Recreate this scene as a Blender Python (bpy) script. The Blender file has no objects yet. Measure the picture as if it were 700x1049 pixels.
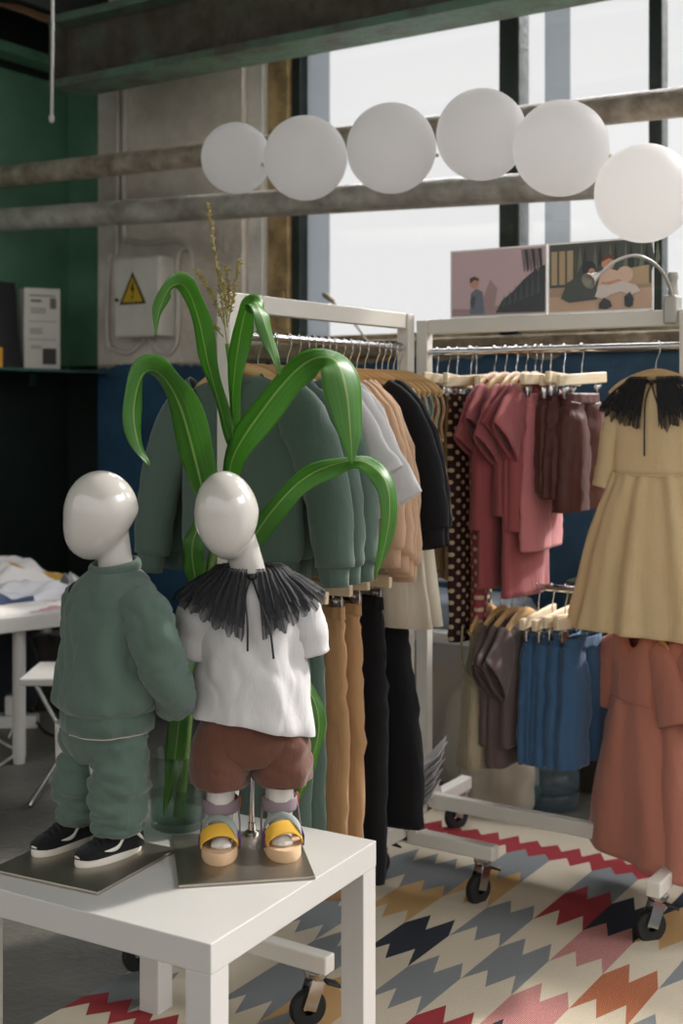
import bpy, bmesh, math, random
from mathutils import Vector, Matrix, noise
R = random.Random(11)
PI = math.pi
scene = bpy.context.scene
COL = scene.collection
TH = math.radians(33); CT, ST = math.cos(TH), math.sin(TH)
EYE, FPX, CX, HY = 1.30, 1290.0, 350.0, 416.0

# ------------------------------------------------------------------ layout helpers
def at(px, py, D):                       # point of the room seen at a pixel, D metres away
    X = (px-CX)/FPX*D
    return Vector((X*CT-D*ST, X*ST+D*CT, EYE-(py-HY)/FPX*D))
def on_y(px, y):                         # x of the point seen in column px on the plane y
    k = (px-CX)/FPX
    return (k*CT*y-ST*y)/(CT+ST*k)
def depth(x, y): return -ST*x+CT*y
def z_at(py, D): return EYE-(py-HY)/FPX*D

def lerp(a, b, t): return a+(b-a)*t
def cat(p, t):                           # Catmull-Rom through a list of tuples, t in 0..1
    n = len(p)-1
    s = min(max(t, 0), 1)*n; i = min(int(s), n-1); u = s-i
    p0 = p[max(i-1, 0)]; p1 = p[i]; p2 = p[i+1]; p3 = p[min(i+2, n)]
    return tuple(0.5*(2*b+(c-a)*u+(2*a-5*b+4*c-d)*u*u+(3*b-a-3*c+d)*u**3) for a, b, c, d in zip(p0, p1, p2, p3))
def spline(p, m): return [Vector(cat([tuple(q) for q in p], i/m)) for i in range(m+1)]
def nz(x, y, z): return noise.noise(Vector((x, y, z)))

# ------------------------------------------------------------------ mesh builder
class MB:
    def __init__(s): s.v = []; s.f = []; s.m = []; s.uv = {}
    def add(s, vs, fs, mi=0, uvs=None):
        o = len(s.v); s.v += [Vector(v) for v in vs]
        s.f += [[o+i for i in f] for f in fs]; s.m += [mi]*len(fs)
        if uvs:
            for i, u in enumerate(uvs): s.uv[o+i] = u
        return s
    def box(s, c, d, rot=None, bev=0.0, mi=0, seg=2):
        bm = bmesh.new(); bmesh.ops.create_cube(bm, size=1)
        bmesh.ops.scale(bm, vec=d, verts=bm.verts)
        if bev: bmesh.ops.bevel(bm, geom=bm.edges[:], offset=bev, segments=seg, profile=.5, affect='EDGES')
        M = Matrix.Translation(c) @ (rot.to_4x4() if rot else Matrix.Identity(4))
        bm.verts.ensure_lookup_table(); bm.verts.index_update()
        s.add([M @ v.co for v in bm.verts], [[v.index for v in f.verts] for f in bm.faces], mi); bm.free()
        return s
    def loft(s, loops, close=True, cap0=False, cap1=False, mi=0, uv=False):
        n = len(loops[0]); vs = [p for l in loops for p in l]; fs = []
        for i in range(len(loops)-1):
            for j in range(n if close else n-1):
                k = (j+1) % n
                fs.append([i*n+j, i*n+k, (i+1)*n+k, (i+1)*n+j])
        if cap0: fs.append(list(range(n))[::-1])
        if cap1: fs.append([(len(loops)-1)*n+j for j in range(n)])
        uvs = [(j/(n-1), i/(len(loops)-1)) for i in range(len(loops)) for j in range(n)] if uv else None
        return s.add(vs, fs, mi, uvs)
    def tube(s, pts, r, n=10, b=None, cap=True, wr=0, seed=0, mi=0, fold=None):
        pts = [Vector(p) for p in pts]; L = len(pts)
        rr = [r]*L if not isinstance(r, list) else list(r)
        t0 = (pts[1]-pts[0]).normalized()
        B = Vector(b) if b else (Vector((0, 0, 1)) if abs(t0.z) < .9 else Vector((1, 0, 0)))
        prev = None; loops = []
        for i, p in enumerate(pts):
            t = (pts[min(i+1, L-1)]-pts[max(i-1, 0)]).normalized()
            if b: bb = B
            else: bb = prev if prev is not None else B
            bb = (bb-t*bb.dot(t)).normalized(); a = t.cross(bb).normalized(); prev = bb
            q = rr[i]; ra, rb = q if isinstance(q, (tuple, list)) else (q, q)
            lp = []
            for j in range(n):
                th = 2*PI*j/n
                d = a*math.cos(th)*ra+bb*math.sin(th)*rb
                if fold:
                    d = d*(1+lerp(fold[1], fold[2], i/(L-1))*(.6*math.sin(fold[0]*th+seed+i*.02)+.4*math.sin(round(fold[0]*1.7)*th+seed*2.3-i*.03)))
                if wr:
                    q = p+d; w = nz(q.x*22+seed, q.y*22, q.z*22)*.6+nz(q.x*9+seed+7, q.y*9, q.z*34)*.7
                    cn = nz(q.x*17+seed, q.y*17+q.z*6, q.z*30); w -= .55*max(0, 1-abs(cn)/.16)
                    d = d*(1+wr*w/max(.01, (ra+rb)/2))
                lp.append(p+d)
            loops.append(lp)
        return s.loft(loops, True, cap, cap, mi)
    def lathe(s, prof, n=28, c=(0, 0, 0), mi=0, cap0=False, cap1=False):
        c = Vector(c)
        return s.loft([[c+Vector((r*math.cos(2*PI*j/n), r*math.sin(2*PI*j/n), z)) for j in range(n)] for r, z in prof], True, cap0, cap1, mi)
    def ball(s, c, r, n=16, m=10, mi=0, fn=None):
        c = Vector(c); r = r if isinstance(r, (tuple, list)) else (r, r, r); loops = []
        for i in range(m+1):
            ph = -PI/2+PI*(.02+.96*i/m)
            l = []
            for j in range(n):
                t = 2*PI*j/n
                u = Vector((math.cos(ph)*math.cos(t), math.cos(ph)*math.sin(t), math.sin(ph)))
                if fn: u = fn(u)
                l.append(c+Vector((u.x*r[0], u.y*r[1], u.z*r[2])))
            loops.append(l)
        return s.loft(loops, True, True, True, mi)
    def poly(s, pts, mi=0): return s.add(pts, [list(range(len(pts)))], mi)
    def xf(s, M):
        s.v = [M @ v for v in s.v]; return s
    def build(s, name, mat, parent=None, loc=None, rot=None, smooth=40, mods=()):
        me = bpy.data.meshes.new(name)
        me.from_pydata([tuple(v) for v in s.v], [], s.f)
        for m in (mat if isinstance(mat, (list, tuple)) else [mat]): me.materials.append(m)
        me.polygons.foreach_set('material_index', s.m)
        if s.uv:
            ul = me.uv_layers.new(name='UVMap')
            for l in me.loops: ul.data[l.index].uv = s.uv.get(l.vertex_index, (0, 0))
        bm = bmesh.new(); bm.from_mesh(me); bmesh.ops.recalc_face_normals(bm, faces=bm.faces); bm.to_mesh(me); bm.free()
        if smooth:
            me.polygons.foreach_set('use_smooth', [True]*len(me.polygons))
            if smooth < 180: me.set_sharp_from_angle(angle=math.radians(smooth))
        o = bpy.data.objects.new(name, me); COL.objects.link(o)
        if parent: o.parent = parent
        if loc is not None: o.location = loc
        if rot is not None: o.rotation_euler = rot
        for k, kw in mods:
            md = o.modifiers.new(k.title(), k)
            for a, v in kw.items(): setattr(md, a, v)
        return o

def thing(name, label, catg, loc=(0, 0, 0), rotz=0, group=None):
    o = bpy.data.objects.new(name, None); COL.objects.link(o)
    o.empty_display_size = .05
    o.location = loc; o.rotation_euler = (0, 0, rotz)
    return tag(o, label, catg, group)
def tag(o, label=None, catg=None, group=None, kind=None):
    if label: o['label'] = label
    if catg: o['category'] = catg
    if group: o['group'] = group
    if kind: o['kind'] = kind
    return o
def struct(o): o['kind'] = 'structure'; return o
def dup(root, loc=None, rotz=None, label=None, group=None):
    r = root.copy(); COL.objects.link(r)
    if loc is not None: r.location = loc
    if rotz is not None: r.rotation_euler = (0, 0, rotz)
    if label: r['label'] = label
    if group: r['group'] = group
    for ch in list(root.children):
        c = ch.copy(); COL.objects.link(c); c.parent = r
        for g in list(ch.children):
            d = g.copy(); COL.objects.link(d); d.parent = c
    return r

# ------------------------------------------------------------------ materials
def lin(h):
    h = h.lstrip('#'); o = []
    for i in (0, 2, 4):
        v = int(h[i:i+2], 16)/255
        o.append(v/12.92 if v <= .04045 else ((v+.055)/1.055)**2.4)
    return (*o, 1)
def newmat(name):
    m = bpy.data.materials.new(name); m.use_nodes = True
    nt = m.node_tree; return m, nt, nt.nodes['Principled BSDF'], nt.nodes['Material Output']
def N(nt, t, **kw):
    n = nt.nodes.new(t)
    for k, v in kw.items():
        if k in n.inputs: n.inputs[k].default_value = v
        else: setattr(n, k, v)
    return n
def ramp(nt, fac, stops):
    r = N(nt, 'ShaderNodeValToRGB'); e = r.color_ramp.elements
    while len(e) < len(stops): e.new(.5)
    for q, (p, c) in zip(e, stops): q.position = p; q.color = c
    nt.links.new(fac, r.inputs['Fac']); return r.outputs['Color']
_M = {}
def plain(name, hx, rough=.5, metal=0, var=0.06, scale=8, bump=0, bscale=60, spec=.5, coat=0, gain=1, lift=0):
    if name in _M: return _M[name]
    m, nt, b, out = newmat(name); c = tuple(x*gain+lift for x in lin(hx)[:3])+(1,)
    tc = N(nt, 'ShaderNodeTexCoord'); no = N(nt, 'ShaderNodeTexNoise', Scale=scale, Detail=4.0)
    nt.links.new(tc.outputs['Object'], no.inputs['Vector'])
    col = ramp(nt, no.outputs['Fac'], [(.3, tuple(x*(1-var) for x in c[:3])+(1,)), (.7, tuple(min(1, x*(1+var)) for x in c[:3])+(1,))])
    nt.links.new(col, b.inputs['Base Color'])
    b.inputs['Roughness'].default_value = rough; b.inputs['Metallic'].default_value = metal
    b.inputs['Specular IOR Level'].default_value = spec
    if coat: b.inputs['Coat Weight'].default_value = coat; b.inputs['Coat Roughness'].default_value = .05
    if bump:
        n2 = N(nt, 'ShaderNodeTexNoise', Scale=bscale, Detail=3.0); nt.links.new(tc.outputs['Object'], n2.inputs['Vector'])
        bp = N(nt, 'ShaderNodeBump', Strength=bump, Distance=.004); nt.links.new(n2.outputs['Fac'], bp.inputs['Height'])
        nt.links.new(bp.outputs['Normal'], b.inputs['Normal'])
    _M[name] = m; return m
def fabric(name, hx, rough=.9, wscale=700, bump=.12, sheen=.25, transl=0, crease=.35):
    if name in _M: return _M[name]
    m, nt, b, out = newmat(name); c = lin(hx)
    tc = N(nt, 'ShaderNodeTexCoord')
    no = N(nt, 'ShaderNodeTexNoise', Scale=wscale, Detail=2.0); nt.links.new(tc.outputs['Object'], no.inputs['Vector'])
    col = ramp(nt, no.outputs['Fac'], [(.25, tuple(x*.9 for x in c[:3])+(1,)), (.75, tuple(min(1, x*1.08) for x in c[:3])+(1,))])
    nt.links.new(col, b.inputs['Base Color'])
    b.inputs['Roughness'].default_value = rough; b.inputs['Sheen Weight'].default_value = sheen
    b.inputs['Specular IOR Level'].default_value = .2
    mp = N(nt, 'ShaderNodeMapping'); mp.inputs['Scale'].default_value = (26, 26, 9)
    nt.links.new(tc.outputs['Object'], mp.inputs['Vector'])
    n2 = N(nt, 'ShaderNodeTexNoise', Scale=1.0, Detail=3.0, Distortion=.6); nt.links.new(mp.outputs['Vector'], n2.inputs['Vector'])
    b1 = N(nt, 'ShaderNodeBump', Strength=crease, Distance=.012); nt.links.new(n2.outputs['Fac'], b1.inputs['Height'])
    b2 = N(nt, 'ShaderNodeBump', Strength=bump, Distance=.001); nt.links.new(no.outputs['Fac'], b2.inputs['Height'])
    nt.links.new(b1.outputs['Normal'], b2.inputs['Normal']); nt.links.new(b2.outputs['Normal'], b.inputs['Normal'])
    if transl:
        tr = N(nt, 'ShaderNodeBsdfTranslucent'); nt.links.new(col, tr.inputs['Color'])
        mx = N(nt, 'ShaderNodeMixShader'); mx.inputs[0].default_value = transl
        nt.links.new(b.outputs[0], mx.inputs[1]); nt.links.new(tr.outputs[0], mx.inputs[2]); nt.links.new(mx.outputs[0], out.inputs['Surface'])
    _M[name] = m; return m
def dotted(name, base, dot, scale=42):
    m, nt, b, out = newmat(name)
    tc = N(nt, 'ShaderNodeTexCoord')
    mp = N(nt, 'ShaderNodeMapping'); mp.inputs['Rotation'].default_value = (0, PI/4, 0); mp.inputs['Scale'].default_value = (1, 0, 1)
    nt.links.new(tc.outputs['Object'], mp.inputs['Vector'])
    vo = N(nt, 'ShaderNodeTexVoronoi', Scale=scale, Randomness=0.0); nt.links.new(mp.outputs['Vector'], vo.inputs['Vector'])
    col = ramp(nt, vo.outputs['Distance'], [(.24, lin(dot)), (.27, lin(base))])
    nt.links.new(col, b.inputs['Base Color']); b.inputs['Roughness'].default_value = .85
    return m
def wood(name, a, bcol, rough=.45):
    m, nt, b, out = newmat(name)
    tc = N(nt, 'ShaderNodeTexCoord'); mp = N(nt, 'ShaderNodeMapping'); mp.inputs['Scale'].default_value = (6, 60, 60)
    nt.links.new(tc.outputs['Object'], mp.inputs['Vector'])
    no = N(nt, 'ShaderNodeTexNoise', Scale=1.5, Detail=5.0); nt.links.new(mp.outputs['Vector'], no.inputs['Vector'])
    nt.links.new(ramp(nt, no.outputs['Fac'], [(.3, lin(a)), (.7, lin(bcol))]), b.inputs['Base Color'])
    b.inputs['Roughness'].default_value = rough; return m
def weathered(name, c1, c2, c3, scale=3, bump=.4, rough=.85, thr=(.35, .55, .68), bscale=25):
    m, nt, b, out = newmat(name)
    tc = N(nt, 'ShaderNodeTexCoord'); no = N(nt, 'ShaderNodeTexNoise', Scale=scale, Detail=9.0, Roughness=.65)
    nt.links.new(tc.outputs['Object'], no.inputs['Vector'])
    nt.links.new(ramp(nt, no.outputs['Fac'], [(thr[0], lin(c1)), (thr[1], lin(c2)), (thr[2], lin(c3))]), b.inputs['Base Color'])
    n2 = N(nt, 'ShaderNodeTexNoise', Scale=bscale, Detail=6.0); nt.links.new(tc.outputs['Object'], n2.inputs['Vector'])
    bp = N(nt, 'ShaderNodeBump', Strength=bump, Distance=.02); nt.links.new(n2.outputs['Fac'], bp.inputs['Height'])
    nt.links.new(bp.outputs['Normal'], b.inputs['Normal']); b.inputs['Roughness'].default_value = rough
    return m
def glassy(name, tint='#ffffff', clear=.85, rough=.02):
    m, nt, b, out = newmat(name)
    gl = N(nt, 'ShaderNodeBsdfGlossy', Roughness=rough); tr = N(nt, 'ShaderNodeBsdfTransparent'); tr.inputs['Color'].default_value = lin(tint)
    lw = N(nt, 'ShaderNodeLayerWeight', Blend=.5); pw_ = N(nt, 'ShaderNodeMath', operation='POWER'); nt.links.new(lw.outputs['Facing'], pw_.inputs[0]); pw_.inputs[1].default_value = 4
    fr = N(nt, 'ShaderNodeMath', operation='MULTIPLY_ADD'); nt.links.new(pw_.outputs[0], fr.inputs[0]); fr.inputs[1].default_value = .55; fr.inputs[2].default_value = .03
    mx = N(nt, 'ShaderNodeMixShader')
    nt.links.new(fr.outputs[0], mx.inputs[0]); nt.links.new(tr.outputs[0], mx.inputs[1]); nt.links.new(gl.outputs[0], mx.inputs[2])
    nt.links.new(mx.outputs[0], out.inputs['Surface']); return m

M = {}
M['rack'] = plain('rack_paint', '#DAD5CB', .38, var=.03)
M['steel'] = plain('chrome', '#C8C8C8', .18, metal=1, var=.02)
M['darksteel'] = plain('brushed_plate', '#A69F93', .42, metal=1, var=.12, scale=5)
M['rubber'] = plain('rubber', '#141414', .6)
M['lack'] = plain('white_laminate', '#BFBCB7', .28, var=.01)
M['manq'] = plain('gloss_white', '#C6C1BA', .12, var=.01, coat=.6)
M['hwood'] = wood('hanger_wood', '#BD935F', '#D3AE7C')
M['hwoodl'] = wood('pale_wood', '#DCC6A0', '#EBDABC')
M['green'] = fabric('green_jersey', '#52645A')
M['greenrib'] = fabric('green_rib', '#4E6056', bump=.5, wscale=400)
M['white'] = fabric('white_jersey', '#F0EEEE', transl=.3)
M['tee'] = fabric('dull_white_jersey', '#C3C0BF')
M['tan'] = fabric('tan_jersey', '#B9977A')
M['tandark'] = fabric('camel_jersey', '#A37E57')
M['black'] = fabric('black_jersey', '#141416', sheen=.1)
M['cream'] = fabric('cream_cotton', '#DDD3C0', transl=.2)
M['greyblue'] = fabric('greyblue_cotton', '#9AA3A8')
M['sage'] = fabric('sage_cotton', '#72857A')
M['rose'] = fabric('rose_jersey', '#984F51')
M['pink'] = fabric('pink_jersey', '#C4797B')
M['brown'] = fabric('brown_satin', '#54302A', rough=.45, sheen=.1)
M['brownshort'] = fabric('brown_velvet', '#5F3B2D', rough=.7)
M['olive'] = fabric('olive_twill', '#7A6445')
M['yellow'] = fabric('butter_cotton', '#EFDBAF', transl=.3, crease=.5)
M['salmon'] = fabric('salmon_muslin', '#C4826F', transl=.12, crease=.5)
M['denim'] = fabric('denim', '#3E5F80', crease=.5)
M['taupe'] = fabric('taupe_jersey', '#5E4F4B')
M['shear'] = fabric('shearling', '#A79A80', bump=1.0, wscale=160, crease=1)
M['dotb'] = dotted('burgundy_dotted', '#33171B', '#CDB48E')
M['dotp'] = dotted('rose_dotted', '#A04B50', '#DCC0A4')
M['plast'] = plain('white_plastic', '#D5D3CC', .45)

# tulle: black net that lets light through
def tulle_mat():
    m, nt, b, out = newmat('black_tulle')
    uv = N(nt, 'ShaderNodeTexCoord'); mp = N(nt, 'ShaderNodeMapping'); mp.inputs['Scale'].default_value = (230, 1.6, 1)
    nt.links.new(uv.outputs['UV'], mp.inputs['Vector'])
    no = N(nt, 'ShaderNodeTexNoise', Scale=1.0, Detail=2.0); nt.links.new(mp.outputs['Vector'], no.inputs['Vector'])
    f = ramp(nt, no.outputs['Fac'], [(.32, (.42, .42, .42, 1)), (.6, (.94, .94, .94, 1))])
    b.inputs['Base Color'].default_value = (.006, .006, .008, 1); b.inputs['Roughness'].default_value = .7
    tr = N(nt, 'ShaderNodeBsdfTransparent'); mx = N(nt, 'ShaderNodeMixShader')
    nt.links.new(f, mx.inputs[0]); nt.links.new(tr.outputs[0], mx.inputs[1]); nt.links.new(b.outputs[0], mx.inputs[2])
    nt.links.new(mx.outputs[0], out.inputs['Surface']); return m
M['tulle'] = tulle_mat()
M['ribbon'] = plain('black_ribbon', '#0b0b0c', .5)

def leaf_mat():
    m, nt, b, out = newmat('corn_leaf')
    uv = N(nt, 'ShaderNodeTexCoord'); sp = N(nt, 'ShaderNodeSeparateXYZ'); nt.links.new(uv.outputs['UV'], sp.inputs[0])
    rib = ramp(nt, sp.outputs['X'], [(.455, (0, 0, 0, 1)), (.485, (1, 1, 1, 1)), (.515, (1, 1, 1, 1)), (.545, (0, 0, 0, 1))])
    mp = N(nt, 'ShaderNodeMapping'); mp.inputs['Scale'].default_value = (34, 1.5, 1); nt.links.new(uv.outputs['UV'], mp.inputs['Vector'])
    no = N(nt, 'ShaderNodeTexNoise', Scale=1.0, Detail=3.0); nt.links.new(mp.outputs['Vector'], no.inputs['Vector'])
    base = ramp(nt, no.outputs['Fac'], [(.3, lin('#3A6B26')), (.7, lin('#5C973C'))])
    mc = N(nt, 'ShaderNodeMix', data_type='RGBA'); nt.links.new(rib, mc.inputs[0]); nt.links.new(base, mc.inputs[6]); mc.inputs[7].default_value = lin('#9DBB6A')
    nt.links.new(mc.outputs[2], b.inputs['Base Color']); b.inputs['Roughness'].default_value = .38
    bp = N(nt, 'ShaderNodeBump', Strength=.3, Distance=.002); nt.links.new(no.outputs['Fac'], bp.inputs['Height']); nt.links.new(bp.outputs['Normal'], b.inputs['Normal'])
    tr = N(nt, 'ShaderNodeBsdfTranslucent'); tr.inputs['Color'].default_value = lin('#7CB33C')
    mx = N(nt, 'ShaderNodeMixShader'); mx.inputs[0].default_value = .35
    nt.links.new(b.outputs[0], mx.inputs[1]); nt.links.new(tr.outputs[0], mx.inputs[2]); nt.links.new(mx.outputs[0], out.inputs['Surface'])
    return m
M['leaf'] = leaf_mat()
M['stalk'] = plain('corn_stalk', '#6C8B45', .5, var=.15, scale=20)
M['tassel'] = plain('corn_tassel', '#9A8A56', .8, var=.3, scale=60)
def balloon_mat():
    m, nt, b, out = newmat('white_latex')
    b.inputs['Base Color'].default_value = lin('#F8F7F6'); b.inputs['Roughness'].default_value = .45
    tr = N(nt, 'ShaderNodeBsdfTranslucent'); tr.inputs['Color'].default_value = lin('#FAF8F6')
    mx = N(nt, 'ShaderNodeMixShader'); mx.inputs[0].default_value = .74
    nt.links.new(b.outputs[0], mx.inputs[1]); nt.links.new(tr.outputs[0], mx.inputs[2]); nt.links.new(mx.outputs[0], out.inputs['Surface'])
    return m
M['balloon'] = balloon_mat()

# ------------------------------------------------------------------ ROOM
YW = 4.45
floor_m = weathered('concrete', '#4c4a44', '#64615a', '#767269', 2.2, .25, .5, bscale=40)
MB().box((-1.5, 1.5, -.05), (9, 8, .1)).build('floor', floor_m, smooth=0)['kind'] = 'structure'
ceil_m = plain('ceiling_paint', '#5b625b', .9, var=.1)
MB().box((-1.5, 1.1, 4.25), (9, 7.2, .1)).build('ceiling', ceil_m, smooth=0)['kind'] = 'structure'

def blue_mat():
    m, nt, b, out = newmat('blue_wall_paint')
    tc = N(nt, 'ShaderNodeTexCoord'); sp = N(nt, 'ShaderNodeSeparateXYZ'); nt.links.new(tc.outputs['Object'], sp.inputs[0])
    no = N(nt, 'ShaderNodeTexNoise', Scale=5.0, Detail=8.0, Roughness=.7); nt.links.new(tc.outputs['Object'], no.inputs['Vector'])
    ad = N(nt, 'ShaderNodeMath', operation='MULTIPLY_ADD'); nt.links.new(no.outputs['Fac'], ad.inputs[0]); ad.inputs[1].default_value = -.16; nt.links.new(sp.outputs['Z'], ad.inputs[2])
    f = ramp(nt, ad.outputs[0], [(.0, (0, 0, 0, 1)), (1, (1, 1, 1, 1))])
    th = N(nt, 'ShaderNodeMath', operation='GREATER_THAN'); nt.links.new(ad.outputs[0], th.inputs[0]); th.inputs[1].default_value = 1.415
    blue = ramp(nt, no.outputs['Fac'], [(.3, lin('#17344C')), (.55, lin('#234A66')), (.74, lin('#335A74')), (.8, lin('#7f8f96'))])
    old = ramp(nt, no.outputs['Fac'], [(.35, lin('#8d7f6c')), (.6, lin('#b2a796'))])
    mc = N(nt, 'ShaderNodeMix', data_type='RGBA'); nt.links.new(th.outputs[0], mc.inputs[0]); nt.links.new(blue, mc.inputs[6]); nt.links.new(old, mc.inputs[7])
    nt.links.new(mc.outputs[2], b.inputs['Base Color']); b.inputs['Roughness'].default_value = .55
    mp = N(nt, 'ShaderNodeMapping'); mp.inputs['Rotation'].default_value = (PI/2, 0, 0); nt.links.new(tc.outputs['Object'], mp.inputs['Vector'])
    br = N(nt, 'ShaderNodeTexBrick', Scale=4.0); nt.links.new(mp.outputs['Vector'], br.inputs['Vector']); br.inputs['Mortar Size'].default_value = .02
    br.inputs['Color1'].default_value = br.inputs['Color2'].default_value = (1, 1, 1, 1); br.inputs['Mortar'].default_value = (0, 0, 0, 1)
    bp = N(nt, 'ShaderNodeBump', Strength=.5, Distance=.01); nt.links.new(br.outputs['Color'], bp.inputs['Height']); nt.links.new(bp.outputs['Normal'], b.inputs['Normal'])
    return m
blue_m = blue_mat()
plaster_m = weathered('old_plaster', '#BBB1A5', '#D4CCC1', '#E2DBD2', 2.6, .6, .9)
green_m = weathered('green_wall_paint', '#4F7A61', '#5E8A70', '#709A80', 2, .15, .55)
dgreen_m = weathered('dark_green', '#0B1511', '#101d17', '#15251e', 2, .15, .5)  # near-black green for lower niche, left wall's bottom and top, corner beam
XL = -4.59
# window wall: blue dado, plaster pier, parts above the window
wb = MB()
wb.box(((-4.29+1.5)/2, YW+.15, .75), (5.79, .3, 1.5))
wb.build('wall_back', blue_m, smooth=0)['kind'] = 'structure'
wp = MB(); wp.box(((-4.29-3.417)/2, YW+.15, 2.85), (.873, .3, 2.7))
wp.build('wall_pier', plaster_m, smooth=0)['kind'] = 'structure'
wr_ = MB(); wr_.box((1.0, YW+.15, 2.85), (1.0, .3, 2.7)); wr_.build('wall_pier_right', plaster_m, smooth=0)['kind'] = 'structure'
wn = MB(); wn.box((-4.44, YW+.25, 2.85), (.3, .3, 2.7)); wn.build('wall_niche', green_m, smooth=0)['kind'] = 'structure'
wn = MB(); wn.box((-4.44, YW+.25, .75), (.3, .3, 1.5)); wn.build('wall_niche_lower', dgreen_m, smooth=0)['kind'] = 'structure'
wl = MB(); wl.box((XL-.1, 1.8, 2.2), (.2, 5.9, 1.4)); wl.build('wall_left', green_m, smooth=0)['kind'] = 'structure'
wl = MB(); wl.box((XL-.1, 1.8, .75), (.2, 5.9, 1.5)); wl.build('wall_left_lower', dgreen_m, smooth=0)['kind'] = 'structure'
wl = MB(); wl.box((XL-.1, 1.8, 3.55), (.2, 5.9, 1.3)); wl.build('wall_left_upper', dgreen_m, smooth=0)['kind'] = 'structure'
MB().box((XL+.05, 1.8, 2.965), (.14, 5.8, .05), bev=.006).build('trim_1', weathered('green_ledge', '#3F6B54', '#547E66', '#6f8f7a', 6), smooth=0)['kind'] = 'structure'
MB().box((-4.44, YW+.05, 2.94), (.3, .14, .05), bev=.006).build('trim_2', green_m, smooth=0)['kind'] = 'structure'
# window reveal, frame and glass
jamb_m = weathered('white_jamb', '#CFCCC5', '#DEDBD5', '#E6E3DE', 5, .3)
MB().box(((-3.417-3.335)/2, YW+.17, 2.85), (.08, .26, 2.7), bev=.004).build('trim_3', jamb_m, smooth=0)['kind'] = 'structure'
brown_m = weathered('old_window_wood', '#7d6a4d', '#AD9469', '#C0A97F', 9, .6)
dark_m = weathered('dark_frame', '#17201e', '#26302d', '#5a5347', 6, .3, .6, thr=(.3, .6, .8))
sill_m = weathered('old_sill', '#5a5142', '#8d806a', '#B0A894', 7, .6)
MB().box((-1.3, YW+.06, 1.535), (4.2, .26, .07), bev=.01).build('trim_4', sill_m, smooth=0)['kind'] = 'structure'
fr = MB()
fr.box(((-3.335-3.225)/2, YW+.12, 2.85), (.11, .08, 2.6), bev=.006)
fr.box((-3.27, YW+.10, 1.75), (.06, .06, .12), bev=.006)
fr.build('window_1', brown_m, smooth=0)['kind'] = 'structure'
w1 = bpy.data.objects['window_1']
f2 = MB()
f2.box((-3.2, YW+.14, 2.85), (.045, .07, 2.6), bev=.004)
f2.box(((-2.206-2.113)/2, YW+.14, 2.85), (.093, .09, 2.6), bev=.006)
f2.box((-2.12, YW+.10, 2.85), (.02, .04, 2.6), bev=.004)
f2.box(((-1.593-1.545)/2, YW+.14, 2.85), (.052, .07, 2.6), bev=.004)
f2.box((-.55, YW+.14, 2.85), (.093, .09, 2.6), bev=.006)
f2.build('mullion', dark_m, w1, smooth=0)
MB().box((-1.35, YW+.14, 1.585), (3.75, .09, .04), bev=.004).build('bottom_rail', sill_m, w1, smooth=0)
def milky():
    m, nt, b, out = newmat('milky_sheet'); tr = N(nt, 'ShaderNodeBsdfTranslucent'); tr.inputs['Color'].default_value = lin('#A6AAAD')
    b.inputs['Base Color'].default_value = lin('#95999c'); mx = N(nt, 'ShaderNodeMixShader'); mx.inputs[0].default_value = .6
    nt.links.new(b.outputs[0], mx.inputs[1]); nt.links.new(tr.outputs[0], mx.inputs[2]); nt.links.new(mx.outputs[0], out.inputs['Surface']); return m
mk = milky()
q = MB(); q.box((-3.12, YW+.17, 2.85), (.115, .01, 2.6)); q.box((-1.985, YW+.17, 2.85), (.105, .01, 2.6)); q.build('frosted_strip', mk, w1, smooth=0)
gm = glassy('window_glass')
q = MB()
for x0, x1 in ((-3.18, -2.2), (-2.11, -1.59), (-1.55, -.6), (-.5, .5)): q.box(((x0+x1)/2, YW+.15, 2.88), (x1-x0, .006, 2.55))
q.build('pane', gm, w1, smooth=0)

# girder, pipes, cables
rust_m = weathered('rusty_green_steel', '#5a584c', '#66836f', '#567561', 7, .4, .6)
bx0, bx1, by = -4.06, -.9, 4.0
g = MB()
g.box(((bx0+bx1)/2, by, 2.70), (bx1-bx0, .20, .035), bev=.004); g.box(((bx0+bx1)/2, by, 2.98), (bx1-bx0, .20, .035), bev=.004)
g.box(((bx0+bx1)/2, by, 2.84), (bx1-bx0, .03, .26), mi=1); g.box((bx0+.02, by, 2.84), (.03, .19, .26), mi=1)
g.build('trim_5', [rust_m, weathered('rusty_web', '#4a3f33', '#5d584b', '#5a6d5c', 6, .5, .7)], smooth=0)['kind'] = 'structure'
g = MB(); g.box((-4.3, 2.4, 3.22), (.16, 4.2, .26), bev=.01); g.build('trim_6', dgreen_m, smooth=0)['kind'] = 'structure'
t = MB().tube(spline([at(-20, -6, 5.6), at(20, 8, 5.6), at(45, 17, 5.6), at(75, 22, 5.6), at(110, 22, 5.7)], 24), .012, 8)
t.tube(spline([at(-20, -2, 5.55), at(24, 12, 5.55), at(50, 22, 5.55), at(85, 23, 5.6)], 24), .009, 8)
tag(t.build('ceiling_cable', plain('cable_brown', '#6b4a34', .6)), 'brown cables sagging under the ceiling in the dark green corner', 'cable')
pipe_m = weathered('old_pipe_paint', '#8d877c', '#B2ADA3', '#C4C0B7', 9, .5, .5)
pipe_m2 = weathered('pipe_paint_scratched', '#7d6f60', '#A89C8C', '#BDB4A7', 9, .5, .5)
YP = 4.0
def pipe(l, pts, r, m, label):
    o = MB().tube(pts, r, 20).build('overhead_pipe', m); tag(o, label, 'pipe'); return o
def pp(px, py, y): x = on_y(px, y); return Vector((x, y, z_at(py, depth(x, y))))
a, b = pp(-40, 186, YP), pp(740, 100, YP); pipe(0, [a+(b-a)*(i/20) for i in range(21)], .049, pipe_m2, 'higher of the two long grey pipes crossing in front of the window')
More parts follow.
